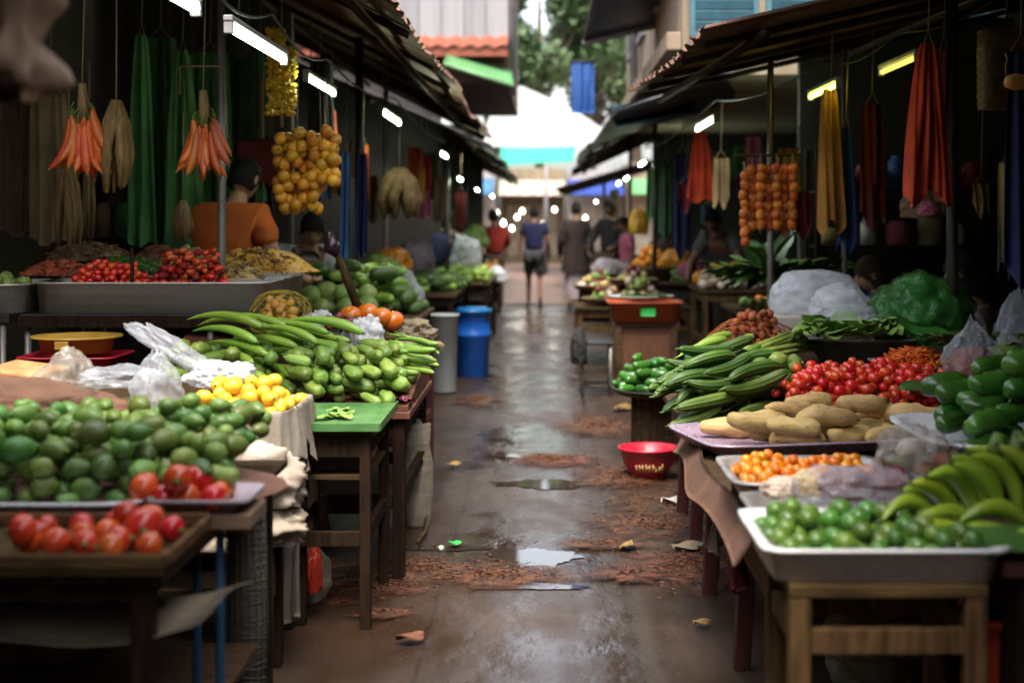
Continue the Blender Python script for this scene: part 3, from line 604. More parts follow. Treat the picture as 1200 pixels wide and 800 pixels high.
tt = thing('hanging_banner', 'plain blue banner hanging high over the alley', 'banner', at(683, 72, 18)); obj('banner_cloth', cloth_mb(27 * 18 / F, 27 * 18 / F, 61 * 18 / F, 2, .015, 4, ragged=.004), 'banner_blue', tt); obj('banner_rod', MB().tube([(-.17, 0, 0), (.17, 0, 0)], .012, 8), 'dark_metal', tt)
obj('banner_cord', MB().tube([(-.75, 0, .1), (-.17, 0, 0), (.17, 0, 0), (.42, 0, .05)], .006, 5), 'dark_metal', tt)
# far street fronts: real shops across the plaza
shops = [(-6, -1.6, 44, 3.0, 'far_wall', 'cloth_skyblue', 'grey shop front across the plaza under a blue awning'), (-1.5, .6, 46, 3.1, 'plaster', 'cloth_cream', 'ochre shop front across the plaza under a cream awning'), (.7, 2.4, 45, 3.0, 'far_wall', 'banner_blue', 'pale shop front across the plaza under a deep blue awning'), (2.5, 7, 44, 3.2, 'plaster', 'green_awning', 'ochre shop front across the plaza under a green awning')]
for x0, x1, y, h, wm, am, lb in shops:
    t = building(lb, x0, x1, y, y + 4, 0, h, wm, 'shop_building'); w = (x1 - x0) / 2
    obj('shop_opening', MB().box(-w + .25, w - .25, -.02, -.003, .3, 1.9), 'cloth_cream', t)
    obj('shop_awning', MB().sheet(lambda u, v: (-w + 2 * w * u, -.03 - 1.3 * v, 2.7 - .5 * v), 6, 3, .02), am, t)
def tree(label, px, Y, zc, rx, rz, seed, ms, n=5200, trunk_x=0, leaf=.11):
    x = X(px, Y); t = thing('broadleaf_tree', label, 'tree', (x, Y, 0)); q = random.Random(seed)
    g = MB(); g.tube([(trunk_x, 0, 0), (trunk_x * .8 + .1, .05, zc * .35), (trunk_x * .3, 0, zc * .7), (0, 0, zc + rz * .5)], [.32, .26, .2, .06], 10)
    cl = []
    for i in range(15):
        a = q.uniform(0, 2 * PI); e = q.uniform(-.6, 1); c = Vector((math.cos(a) * math.cos(e) * rx * q.uniform(.4, .95), math.sin(a) * math.cos(e) * rx * .7 * q.uniform(.3, .9), zc + math.sin(e) * rz * q.uniform(.5, .95))); cl.append((c, q.uniform(.35, .6) * rx * .62))
        s = Vector((trunk_x * .4, 0, zc * q.uniform(.55, .85))); mid = (s + c) / 2 + Vector((0, 0, .2)); g.tube([s, mid, c], [.09, .06, .02], 6)
    obj('trunk', g, 'bark', t); g = MB()
    for _ in range(n):
        c, r = q.choice(cl); d = Vector((q.gauss(0, 1), q.gauss(0, 1), q.gauss(0, .8))); d.normalize(); p = c + d * r * (q.random() ** .45)
        m = Euler((q.uniform(-.9, .9), q.uniform(-.9, .9), q.uniform(0, 6.3))).to_matrix(); l = leaf * q.uniform(.6, 1.4); w_ = l * .45
        g.add([m @ Vector(v) + p for v in ((-l, 0, 0), (0, -w_, .02), (l, 0, -.03), (0, w_, .02))], [(0, 1, 2, 3)])
    obj('crown', g, ms, t); return t
tree('tall dark leafy tree rising behind the white tent', 632, 50, 7.6, 2.8, 3.1, 1, 'crown_a', 9000, leaf=.17)
tree('paler tree with gaps of sky behind the blue banner', 690, 56, 7.4, 2.9, 3.5, 2, 'crown_b', 8000, leaf=.17)
tree('small tree between the white clad house and the tent', 572, 47, 4.6, 1.3, 1.8, 3, 'crown_b', 2600)
tree('big tree crown far behind the plaster house', 745, 62, 8.5, 3.4, 3.6, 4, 'crown_a', 6000, leaf=.18)

# ------------------------------------------------------------------ lamps
def tube_lamp(label, x, y, z, L, ms='lamp_white', tilt=0):
    t = thing('tube_lamp', label, 'lamp', (x, y, z), 0, 'tube lamps under the stall roofs'); t.rotation_euler = (0, tilt, 0)
    obj('lamp_housing', MB().box(-.017, .017, -L / 2 - .03, L / 2 + .03, .021, .042), 'lamp_case', t, .004)
    obj('glass_tube', MB().tube([(0, -L / 2, 0), (0, L / 2, 0)], .014, 12), ms, t)
    g = MB()
    for s in (-1, 1): obj('end_socket', MB().box(-.016, .016, s * L / 2 - .012 + s * .014, s * L / 2 + .012 + s * .014, -.022, .021), 'lamp_case', t, .003)
    obj('hanger', MB().tube([(0, -L * .35, .055), (0, -L * .35, .5)], .003, 5), 'dark_metal', t)
    return t
LP = [(-1.12, 4.36, 2.165, .35, 'lamp_white', 'white tube lamp nearest the camera over the guava tray'), (-1.11, 5.5, 2.165, 1.02, 'lamp_white', 'long white tube lamp beside the metal post and marigold tassel'),
      (-1.26, 7.95, 2.235, .95, 'lamp_white', 'bright tube lamp above the hanging yellow fruit'), (-1.2, 11., 2.27, 1.2, 'lamp_white', 'green tinged tube lamp under the rusty roof end'),
      (-1.2, 16.6, 2.23, 1., 'lamp_white', 'tube lamp at the end of the rusty roof'), (-1.13, 18.5, 2.0, .9, 'lamp_white', 'tube lamp first under the dark far roof'), (-1.2, 24.5, 1.98, .9, 'lamp_white', 'small tube lamp deep under the dark far roof'), (-1.15, 30, 1.95, .9, 'lamp_white', 'last tube lamp under the dark far roof'),
      (1.2, 10.7, 2.2, 1.15, 'lamp_white', 'bright tube lamp under the dark blue tarpaulin awning'), (1.2, 17.6, 2.17, 1.1, 'lamp_white', 'tube lamp over the heap of oranges'), (1.2, 21., 2.08, 1., 'lamp_white', 'tube lamp behind the one over the oranges'), (1.2, 23.3, 2.06, 1., 'lamp_white', 'tube lamp before the dark partition of the far fruit stalls'), (1.1, 31, 1.85, .9, 'lamp_white', 'low tube lamp beside the walking man'),
      (1.6, 8.2, 2.23, .8, 'lamp_dim', 'weak yellow green tube lamp above the yellow cloth'), (1.92, 7.75, 2.33, .75, 'lamp_dull', 'nearly dead yellow tube lamp beside the red cloth')]
for x, y, z, L, m, lb in LP: tube_lamp(lb, x, y, z, L, 'lamp_far' if y > 10.5 else m)
BL = [(582, 250, 34), (590, 262, 31), (606, 255, 37), (612, 248, 36), (636, 264, 30), (650, 246, 38), (600, 268, 36), (686, 256, 38)]
WHERE = ['beside the last roof post', 'low over the red shirted man', 'in front of the blue awning', 'high under the cream awning', 'beside the blue shirt', 'high between the two walkers', 'small and low near the tent pole', 'beyond the walking man', 'first beyond the far roof', 'beside the walking man head']
for (px, py, Y), wh in zip(BL, WHERE):
    t = thing('hanging_bulb', 'round glowing bulb on a cord ' + wh, 'light bulb', at(px, py, Y), 0, 'glowing bulbs at the far end')
    g = MB().lathe([(.001, -.045), (.035, -.03), (.045, 0), (.03, .04), (.015, .07)], n=14); obj('glass_bulb', g, 'bulb', t); obj('cord', MB().tube([(0, 0, .07), (0, 0, .9)], .006, 5), 'dark_metal', t)

# ================================================================== LEFT STALLS
# --- nearest: tomato crate, tomatoes, mangoes
table('wooden_table', 'rough dark wooden table nearest the camera under the tomato crate', -1.75, -.79, 2.95, 4.35, .76, 'wood_dark', 'wood_dark', rails=(), lt=.045, inset=.06, apron=.05, th=.02)
def crate(label, x0, x1, y0, y1, z, h, ms='wood', rz=0):
    t = thing('wooden_crate', label, 'crate', ((x0 + x1) / 2, (y0 + y1) / 2, z), rz); w, d = (x1 - x0) / 2, (y1 - y0) / 2
    obj('crate_bottom', MB().box(-w, w, -d, d, 0, .012), ms, t, .003)
    for s in (-1, 1):
        obj('side_board', MB().box(-w, w, s * d - .008, s * d + .008, .014, h), ms, t, .004); obj('end_board', MB().box(s * w - .008, s * w + .008, -d + .009, d - .009, .014, h * .95), ms, t, .004)
    return t
crate('shallow tan wooden crate holding big red tomatoes at the near table', -1.5, -.79, 2.93, 3.34, .762, .045, 'wood_x')
tm = [fruit(.07, .04, seed=i, bump=.12, lobes=5, la=.04, ms=m, stem=.008, name='tomato') for i, m in enumerate(('tomato', 'tomato_orange', 'tomato_orange'))]
heap('tomato', 'tomato', 'big red tomato in the shallow wooden crate', 'big tomatoes in the near crate', tm, 17, rect(-1.13, -.82, 2.99, 3.26, .05, cy=.5), flat(.775), 1, smin=.75, smax=1.15, tries=30)
tray('lilac plastic tray with orange red tomatoes beside the mango heap', -.93, -.72, 3.36, 3.56, .80, .035, 'cloth_lilac')
single('support_block', MB().box(-.13, .13, -.1, .1, 0, .036), 'cardboard', 'cardboard block under the lilac tomato tray', 'block', (-.83, 3.46, .7625), bevel=.004)
heap('tomato', 'tomato', 'orange red tomato on the lilac tray', 'tomatoes on the lilac tray', [tm[2], tm[0]], 9, rect(-1.0, -.77, 3.37, 3.53, .1), flat(.8), 2, tries=30, smin=.8)
tray('white enamel tray under the green mango heap', -1.72, -.98, 3.4, 4.12, .775, .045)
mg = [fruit(.078, .028, seed=i + 5, bump=.1, pear=.12, bend=.006, ms='mango', name='mango', stem=.006) for i in range(4)]
def mbase(x, y): return .782 + .1 * max(0, min(1, (y - 3.42) / .7))
heap('mango', 'mango', 'small green mango in the big heap', 'green mangoes in the big heap', mg, 260, rect(-1.7, -.78, 3.45, 4.2, .15, cx=.45, cy=.75), mbase, 3, tries=8, smin=.75, smax=1.2)
stuff('sacking', mound(.55, .38, .05, 3).add([], []), 'burlap', 'brown sacking heaped under the green mangoes', 'sacking', (-1.25, 3.87, .77))
single('burlap_sack', crumple(.4, .22, .1, 7, .15), 'burlap', 'brown burlap sack lying behind the mango heap', 'sack', (-1.75, 4.45, .85))
single('paper_sheet', MB().sheet(lambda u, v: (-.62 + .62 * u * 1.05, -.2 + .42 * v + .1 * u, .02 * math.sin(u * 6) + .05 * u * u - .012 * math.sin(v * 7)), 12, 8, .004), 'paper', 'bent brown paper sheet jutting from the shelf below the tomatoes', 'paper', (-.78, 3.1, .59), (0, 0, -.15))
single('shelf_board', MB().box(-.45, .45, -.5, .5, 0, .025), 'wood', 'low wooden shelf board under the near table', 'shelf', (-1.27, 3.55, .265), bevel=.003)
single('blue_pole', MB().tube([(0, 0, 0), (0, 0, .84)], .011, 12), 'blue_paint', 'thin blue steel pole by the wire bin', 'pole', (X(258, 3.5), 3.5, 0))
single('blue_pole', MB().tube([(0, 0, 0), (0, 0, .74)], .011, 12), 'blue_paint', 'second dimmer blue pole behind the paper sheet', 'pole', (X(228, 3.6), 3.62, 0))
def wire_bin(label, p, r, h, ms='wire', name='wire_bin'):
    t = thing(name, label, 'bin', p); n = 22
    g = MB()
    for j in range(n): a = 2 * PI * j / n; g.tube([(math.cos(a) * r, math.sin(a) * r, 0), (math.cos(a + .1) * r * 1.03, math.sin(a + .1) * r * 1.03, h * .5), (math.cos(a) * r, math.sin(a) * r, h)], .0018, 4)
    for k in range(int(h / .022) + 1):
        z = min(h, k * .022 + .004 * math.sin(k * 3)); g.tube([(math.cos(2 * PI * j / 20) * r * 1.01, math.sin(2 * PI * j / 20) * r * 1.01, z + .004 * math.sin(j + k)) for j in range(21)], .0018, 4)
    obj('wire_mesh', g, ms, t); obj('sacking_lining', MB().lathe([(r * .2, .01), (r * .95, .01), (r * .96, h)], n=24, wob=.05), 'sack', t); return t
pb = Vector((X(292, 4.3), 4.3, 0)); wire_bin('tall wire mesh bin lined with sacking beside the blue pole', pb, .068, .62)
bucket('black bucket standing on the wire mesh bin', 0, 0, 0, .07, .12, 'black_plastic', loc=(pb.x, pb.y, .625), rib=False)

# --- lemon box and cloths
table('low_stand', 'low dark stand under the lemon box', -1.5, -.86, 4.72, 5.3, .6, 'wood', 'wood_dark', rails=(.2,))
def cloth_box(label, x0, x1, y0, y1, z0, z1, seed, ms='cloth_white', name='cloth_lined_box'):
    cx, cy = (x0 + x1) / 2, (y0 + y1) / 2; t = thing(name, label, 'box', (cx, cy, z0)); h = z1 - z0
    obj('box_body', MB().lathe([(.01, 0), (.96, 0), (1., h * .9), (.96, h * .9), (.94, h * .78), (.01, h * .76)], n=56, sq=((x1 - x0) / 2, (y1 - y0) / 2, 9)), 'cardboard', t)
    g = MB(); sd = Vector((seed, seed * 2, 0)); w, d = (x1 - x0) / 2, (y1 - y0) / 2
    def fn(u, v):
        a = 2 * PI * v; c, s = math.cos(a), math.sin(a); q = (abs(c) ** 8 + abs(s) ** 8) ** (-1 / 8); f = noise.noise(Vector((c * 5, s * 5, 0)) + sd); f2 = noise.noise(Vector((c * 14, s * 14, u)) + sd)
        if u < .3: k = .9 + .13 * (u / .3); z = h * .86 + .025 * math.sin(PI * u / .6) + .0
        else: k = 1.04 + (.12 + .2 * f2) * (u - .3) + .03 * math.sin(a * 22 + 5 * f); z = h * .86 + .025 - (u - .3) / .7 * h * (.75 + .5 * f)
        return (c * q * w * k + .006 * f2, s * q * d * k + .006 * f2, z + .006 * f2)
    obj('cloth_lining', g.grid(fn, 22, 120), ms, t); return t
cloth_box('box lined with white cloth holding yellow lemons', -1.28, -.87, 4.78, 5.26, .602, .86, 2)
lm = [fruit(.062, .026, seed=i, bump=.06, ms='lemon', name='lemon', tip=.004) for i in range(3)]
heap('lemon', 'lemon', 'yellow lemon in the cloth lined box', 'lemons in the cloth lined box', lm, 62, rect(-1.25, -.89, 4.82, 5.2, .45, cy=.5), flat(.815), 5)
single('sack_bundle', crumple(.2, .14, .13, 11, .3), 'cloth_white', 'crumpled cream sacking under the lemon box rim', 'sacking', (-1.0, 4.66, .56))
single('sack_bundle', crumple(.22, .12, .1, 15, .3), 'cloth_drape', 'folded brown sacking beneath the cream sacking', 'sacking', (-1.02, 4.64, .44))
cloth('pale sacking cloth hanging from the lemon box corner to the ground', 332, 545, 722, 4.85, 52, 40, 'cloth_drape', 2, .035, 3, -.5)
cloth('narrow brown cloth hanging beside the wire bin', 302, 560, 708, 4.7, 30, 38, 'cloth_brown', 2, .03, 5, -.3)
single('red_bag', crumple(.03, .05, .12, 3, .2), 'red_plastic', 'small red and white packet on the ground by the hanging cloth', 'packet', (X(368, 5.35), 5.35, .1))
# --- bags behind the mangoes
table('wooden_table', 'dark table of plastic bags behind the mango heap', -2.7, -1.36, 4.75, 6.25, .8, 'wood', 'wood_dark')
bag('cloudy blue grey plastic bag full of air by the lemons', 182, 482, 5.0, .19, .2, ms='film', seed=3, pinch=.4)
single('plastic_roll', crumple(.21, .05, .05, 57, .3, freq=1.2), 'film', 'rolled grey plastic sheet slanting down to the lemons', 'plastic sheet', at(200, 418, 5.6), (0, .5, -.2))
bag('limp white plastic bag under the rolled sheet', 140, 452, 5.3, .3, .08, ms='film', seed=6)
bag('torn netted bag of pale vegetables beside the carton', 80, 472, 5.4, .24, .19, ms='film_dirty', seed=8, pinch=.2)
bag('flat white plastic sheet under the long gourds', 258, 452, 5.45, .26, .1, ms='film_white', seed=21, amp=.3)
single('carton', MB().box(-.13, .13, -.1, .1, 0, .13), 'carton', 'orange printed carton tilted beside the netted bag', 'carton', at(32, 468, 5.6), (.1, .08, -.3), bevel=.01)
stuff('herb_sprays', leaves(60, .1, .012, 4, 1, .6, ox=.14), 'leaf', 'dark green herbs showing under the netted bag', 'herbs', at(110, 482, 5.2))
t = thing('basin', 'shallow yellow plastic basin on a stack under the steel counter', 'basin', at(90, 413, 6.4))
obj('basin_bowl', MB().lathe([(.01, .004), (.15, .004), (.165, .065), (.2, .07), (.2, .078), (.16, .076), (.145, .012), (.01, .01)], n=40), 'yellow_plastic', t); obj('basin_handle', MB().box(-.03, .03, -.21, -.195, .03, .066), 'yellow_plastic', t, .004)
single('red_crate', tray_mb(.2, .18, .14), 'red_plastic', 'dull red plastic crate under the yellow basin', 'crate', at(90, 413, 6.4) - Vector((0, 0, .145)))
# --- steel counter
t = thing('steel_stand', 'dark steel stand carrying the steel counter trays', 'stand', (-1.9, 7.35, 0))
obj('stand_top', MB().box(-.6, .58, -.6, .62, 1.0, 1.04), 'dark_metal', t, .003)
for x in (-.57, .3, .55):
    for y in (-.57, .59): obj('leg', MB().tube([(x, y, 0), (x, y, 1.0)], .016, 8), 'metal_post', t)
obj('rail', MB().box(-.6, .58, -.615, -.601, .98, 1.035), 'wood_dark', t)
t2 = thing('steel_stand', 'second dark stand carrying the guava tray', 'stand', (-2.95, 7.35, 0)); obj('stand_top', MB().box(-.4, .4, -.6, .6, 1.0, 1.04), 'dark_metal', t2, .003)
for x in (-.36, .36):
    for y in (-.57, .57): obj('leg', MB().tube([(x, y, 0), (x, y, 1.0)], .016, 8), 'metal_post', t2)
tray('long stainless steel tray of chillies and dried goods', -2.46, -1.34, 6.78, 7.32, 1.042, .15, 'steel', flare=.012, lip=.008)
tray('steel tray behind the chilli tray at the counter end', -2.3, -1.34, 7.36, 7.95, 1.042, .15, 'steel', flare=.012, lip=.008)
tray('dark steel tray of round guavas at the counter end', -3.3, -2.5, 6.8, 7.4, 1.042, .14, 'steel', flare=.012, lip=.008)
single('divider_board', MB().box(-.49, .49, -.2, .2, 0, .1), 'wood', 'wooden raising board inside the chilli tray', 'board', (-1.9, 7.05, 1.052), bevel=.004)
zt = 1.155
ch = [fruit(.04, .0185, seed=i, bump=.08, ms='cherry', name='red_tomato') for i in range(2)]
heap('red_tomato', 'tomato', 'small red tomato heaped by the divider stick', 'small red tomatoes by the divider stick', ch, 90, rect(-2.29, -1.93, 6.82, 6.98, .4), flat(1.172), 11)
ck = [fruit(.055, .018, seed=i + 3, pear=.15, ms='cloth_red', name='red_chilli') for i in range(1)] + [fruit(.055, .018, seed=i + 3, pear=.15, ms='tomato', name='red_chilli') for i in range(2)]
heap('red_chilli', 'chilli', 'plump crimson chilli heaped past the divider stick', 'crimson chillies past the divider stick', ck, 80, rect(-1.9, -1.54, 6.82, 6.98, .4), flat(1.172), 12)
single('divider_stick', MB().tube([(0, 0, 0), (.005, 0, .1), (-.002, .01, .2)], [.011, .009, .01], 8), 'wood_dark', 'short dark stick upright between the two red heaps', 'stick', (X(153, 6.8), 6.81, zt))
def dried(name, label, cat, px, py, Y, rx, ry, h, m1, m2, n, size, seed, asp=2.5, curl=.5):
    h *= .72; rx *= 1.1; g = mound(rx, ry, h, seed, 26, .5); o = stuff(name, chips(rx, ry, h, n, size, seed, asp, curl, 0, 1, g), [m1, m2], label, cat, at(px, py, Y)); return o
dried('dried_shrimp', 'reddish brown dried shrimp heap at the tray end by the guavas', 'dried shrimp', 70, 322, 7.0, .17, .13, .09, 'dried_orange', 'dried_brown', 500, .016, 1)
dried('dried_mushroom', 'dark brown dried mushroom heap under the hanging ropes', 'dried mushroom', 88, 305, 7.3, .12, .12, .08, 'dried_brown', 'wood_brown', 260, .022, 2)
dried('dried_flower', 'pale yellow dried flower heap behind the chillies', 'dried flowers', 222, 312, 7.2, .14, .14, .12, 'dried_yellow', 'leaf_pale', 700, .014, 3)
dried('dried_berry', 'pale and dark dried flower heap at the tray corner', 'dried flowers', 283, 326, 7.0, .1, .12, .09, 'dried_yellow', 'dried_brown', 420, .013, 4)
dried('dried_noodle', 'big brown tangle of dried noodles in the back steel tray', 'dried noodles', 300, 318, 7.6, .28, .2, .15, 'ginger', 'dried_brown', 900, .024, 5, 5, .9)
dried('green_bean', 'green bean heap behind the small red tomatoes', 'beans', 150, 316, 7.2, .2, .13, .08, 'leaf', 'gourd', 500, .02, 6, 4)
dried('dried_fish', 'brown dried fish pieces stacked behind the mushrooms', 'dried fish', 105, 300, 7.75, .2, .16, .08, 'husk', 'dried_brown', 240, .034, 7, 3)
dried('dried_chilli', 'red brown dried chilli heap behind the beans', 'dried chillies', 186, 306, 7.4, .12, .1, .1, 'dried_brown', 'dried_orange', 300, .02, 8, 3)
pt = [fruit(.05, .022, seed=i, bump=.2, ms='potato', name='ginger_root') for i in range(3)]
heap('potato', 'potato', 'small tan potato piled behind the beans', 'tan potatoes behind the beans', pt, 26, rect(-2.25, -1.92, 7.5, 7.8, .5), flat(1.19), 14)
gv = [fruit(.085, .04, seed=i, bump=.07, ms='guava', name='guava') for i in range(3)]
heap('guava', 'guava', 'round green guava in the dark steel tray', 'guavas in the dark steel tray', gv, 34, rect(-3.1, -2.53, 6.85, 7.3, .4), flat(1.09), 15)
av = [fruit(.09, .04, seed=i, bump=.07, ms='gourd', name='avocado') for i in range(2)]
heap('avocado', 'avocado', 'dark green avocado behind the shrimp heap', 'avocados behind the shrimp', av, 7, rect(-2.62, -2.3, 7.45, 7.7, .3), flat(1.18), 16)

# --- green board on its stool, gourd slope
table('wooden_stool', 'tall grey wooden stool under the green board', -.96, -.64, 5.18, 5.8, .735, 'wood', 'wood_dark', lt=.04, rails=(.3,), inset=.02)
t = thing('green_board', 'worn green plastic board with leaves on the tall stool', 'board', (-.79, 5.48, .737)); obj('board_top', MB().box(-.18, .18, -.32, .3, 0, .012), 'green_top', t, .004)
obj('board_rim', MB().box(-.185, .185, -.332, -.322, -.012, .02).box(.182, .19, -.32, .3, -.012, .02), 'green_top', t, .002)
stuff('leaf_scraps', leaves(8, .09, .03, 3, 1, .1, ox=.1, droop=.1), 'leaf_pale', 'loose pale leaves lying on the green board', 'leaves', (-.83, 5.4, .752))
single('plastic_crate', tray_mb(.14, .18, .14), 'tray_grey', 'grey box hung under the green board', 'box', (-.79, 5.47, .56)); single('crate_shelf', MB().box(-.15, .15, -.29, .29, 0, .015), 'wood', 'thin board shelf holding the grey box', 'shelf', (-.8, 5.49, .543))
table('wooden_table', 'long dark table sloping up under the gourds', -1.75, -.56, 5.85, 7.0, .70, 'wood_brown', 'wood_dark', lt=.05, rails=(.3,))
single('sloped_board', MB().add([(-.6, 0, 0), (.55, 0, 0), (.55, 1.1, .12), (-.6, 1.1, .26), (-.6, 0, -.02), (.55, 0, -.02), (.55, 1.1, -.02), (-.6, 1.1, -.02)], [(0, 1, 2, 3), (4, 7, 6, 5), (0, 4, 5, 1), (1, 5, 6, 2), (2, 6, 7, 3), (3, 7, 4, 0)], 0, False), 'wood_brown', 'sloped brown board under the gourd display', 'board', (-1.12, 5.86, .722))
def gb(x, y):
    u = max(0, min(1, (y - 5.86) / 1.1)); k = max(0, min(1, (-.57 - x) / 1.15)); return .724 + u * (.12 + .14 * k)
chy = [fruit(.13, .026, 'long', nr=24, seed=i, bump=.14, lobes=9, la=.06, pear=.2, ms='chayote', name='chayote', stem=.012) for i in range(4)]
heap('chayote', 'chayote', 'ridged pale green chayote in the slope', 'chayotes on the sloped display', chy, 80, rect(-1.12, -.6, 5.84, 6.35, .25, cy=.75), gb, 21, yaw=lambda q: q.uniform(-1.3, -.15), pitch=lambda q: q.uniform(-.1, .35), tries=8, smin=.8, smax=1.25)
heap('chayote', 'chayote', 'ribbed green squash beside the white sheet', 'squashes beside the white sheet', chy, 26, rect(-1.75, -1.15, 6.1, 6.4, .3, cy=.75), gb, 22, yaw=lambda q: q.uniform(-2.2, -.9), smin=1., smax=1.4)
bg = [fruit(.36, .026, 'taper', nx=13, seed=i, bump=.07, bend=b, ms='bottle_gourd', name='long_gourd', tip=.01) for i, b in enumerate((.02, .035, .0))]
heap('long_gourd', 'gourd', 'long smooth light green gourd across the slope', 'long gourds across the slope', bg, 30, rect(-1.45, -.98, 6.15, 6.6, .1, cy=.7), lambda x, y: gb(x, y) + .02, 23, yaw=lambda q: q.gauss(-.45, .16), pitch=lambda q: q.gauss(.12, .06), roll=False, smin=.85, smax=1.2)
ok = [fruit(.2, .017, 'taper', seed=i, lobes=6, la=.1, bend=.012, ms='okra', name='okra', stem=.01) for i in range(3)]
heap('okra', 'okra', 'pointed ribbed okra spilling toward the path', 'okra pods spilling toward the path', ok, 36, rect(-.85, -.56, 6.15, 6.75, .2), lambda x, y: gb(x, y) + .05, 24, yaw=lambda q: q.gauss(-.35, .25), pitch=lambda q: q.gauss(.12, .08), smin=.8, smax=1.2)
on = [fruit(.05, .024, seed=i, bump=.06, pear=-.1, ms='onion_red', name='red_onion', tip=.012) for i in range(2)]
heap('red_onion', 'onion', 'dark red onion before the white bag', 'red onions before the white bag', on, 10, rect(-1.05, -.9, 6.6, 6.75, .3), lambda x, y: gb(x, y) + .13, 25)
stuff('dark_greens', leaves(60, .12, .025, 9, 1, .9, ox=.06), 'leaf', 'dark leafy greens between the onions and the white bag', 'greens', (-.97, 6.8, .97))
bag('crumpled white plastic bag wrapped round the dark greens', 372, 402, 6.75, .2, .15, ms='film_white', seed=31, amp=.35)
bag('second crumpled white plastic bag nearer the path', 425, 414, 6.7, .2, .17, ms='film_white', seed=34, amp=.35)
def net_bag(label, p, rx, ry, rz, item_ms, net_ms, n, ir, seed, name='net_bag'):
    t = thing(name, label, 'net bag', p); q = random.Random(seed)
    me = fruit(ir * 2.3, ir, seed=seed, bump=.25, ms=item_ms, name='packed_root', nr=9, nx=7)
    for p_, ya, pi_, s in pack(n, disc(0, 0, rx, ry, .5), ir * 2.3, ir, flat(.005), seed=seed, tries=6):
        o = link(bpy.data.objects.new('packed_root', me), t); o.location = p_; o.rotation_euler = (q.random() * 6, q.random() * 6, q.random() * 6); o.scale = (s,) * 3
    g = crumple(rx * 1.25, ry * 1.25, rz / 1.45, seed, .12, 3); o = obj('netting', g, net_ms, t); w = o.modifiers.new('net', 'WIREFRAME'); w.thickness = .0035; w.use_even_offset = False
    return t
net_bag('yellow net bag of ginger roots at the counter corner', at(328, 388, 6.72), .12, .1, .19, 'ginger', 'net_yellow', 46, .02, 3)
stuff('herb_sprays', leaves(50, .09, .01, 14, 1, .5, ox=.06), 'leaf_pale', 'feathery pale herb sprays under the ginger net', 'herbs', at(340, 392, 6.6))
table('wooden_table', 'dark table of persimmons beyond the white bags', -1.55, -.62, 7.1, 8.2, .83, 'wood', 'red_wood')
single('serving_board', MB().lathe([(.01, 0), (.2, 0), (.21, .02), (.01, .02)], n=36, sq=(1, .8, 3)), 'wood_x', 'tan wooden board under the persimmons', 'board', (X(440, 7.6), 7.6, .86)); single('board_riser', MB().box(-.15, .15, -.12, .12, 0, .028), 'wood', 'riser under the tan wooden board', 'block', (X(440, 7.6), 7.6, .831))
ps = [fruit(.105, .062, seed=i, lobes=6, la=.06, bump=.04, ms='persimmon', name='orange_pumpkin', stem=.02) for i in range(2)]
for i, (px, py, lb) in enumerate([(411, 370, 'orange ribbed pumpkin nearest the wooden paddle'), (432, 367, 'middle orange ribbed pumpkin on the tan board'), (447, 372, 'orange ribbed pumpkin third from the paddle'), (460, 376, 'smaller orange pumpkin at the path end of the board')]):
    o = single('orange_pumpkin', ps[i % 2], None, lb, 'pumpkin', at(px, py, 7.45 + .03 * i), (0, -PI / 2 + .2, i), 'orange pumpkins on the tan board'); o.scale = (1, 1, 1)
single('paper_bundle', crumple(.13, .11, .07, 41, .4), 'paper', 'crumpled tan paper bundle at the path edge', 'paper', (X(483, 7.6), 7.6, .85))
single('cardboard_flap', MB().box(-.14, .14, -.1, .1, 0, .012), 'cardboard', 'tan cardboard flap under the paper bundle', 'cardboard', (X(487, 7.5), 7.5, .835), (0, .06, .2))
stuff('artichoke_leaves', leaves(40, .09, .022, 17, 1, .5, ox=.05, droop=.9), 'leaf_pale', 'pale artichoke leaves hanging over the dark table edge', 'leaves', (X(493, 7.1), 7.1, .85))
single('flower_petal', leaves(5, .07, .03, 19, 1, .3, ox=.02), 'cloth_pink', 'pink petals fallen at the okra table corner', 'petals', (X(470, 6.0), 5.95, .735))
t = thing('woven_sack', 'grubby white woven sack with a yellow print leaning on the table leg', 'sack', (X(487, 7.0), 6.95, 0)); obj('sack_body', crumple(.09, .09, .37, 51, .1, freq=1.2), 'sack', t); obj('sack_collar', MB().lathe([(.075, .34), (.085, .4), (.07, .49), (.062, .5)], n=24, wob=.3), 'sack', t); obj('yellow_print', MB().sheet(lambda u, v: (.02 + .035 * u, -.088 + .01 * u, .33 + .045 * v), 2, 2, .003), 'label_yellow', t)
single('dry_stick', MB().tube([(0, 0, .02), (.02, .2, .03), (.0, .45, .05)], .008, 6), 'wood', 'thin stick lying at the sack foot', 'stick', (X(492, 6.6), 6.5, 0))
bucket('tall white plastic bin behind the artichokes', 519, 458, 12.2, .13, .66, 'white_plastic', 'plastic_bin', .9, rib=False, cat='bin')
bucket('tall bright blue barrel with lid and side handle', 553, 440, 13.5, .175, .62, 'blue_plastic', 'plastic_barrel', .9, lid='blue_plastic', handle=True, cat='barrel')
t = thing('wooden_paddle', 'long wooden paddle with a dark purple blade standing behind the pumpkins', 'paddle', at(420, 362, 7.9)); a, b = Vector((0, 0, 0)), at(396, 300, 7.9) - at(420, 362, 7.9)
obj('paddle_handle', MB().tube([a, b * .6, b], [.026, .024, .02], 8), 'wood_v', t); obj('paddle_blade', MB().tube([b, b * 1.15 + Vector((-.02, 0, .0)), b * 1.45], [.018, .05, .02], 8), 'eggplant', t)

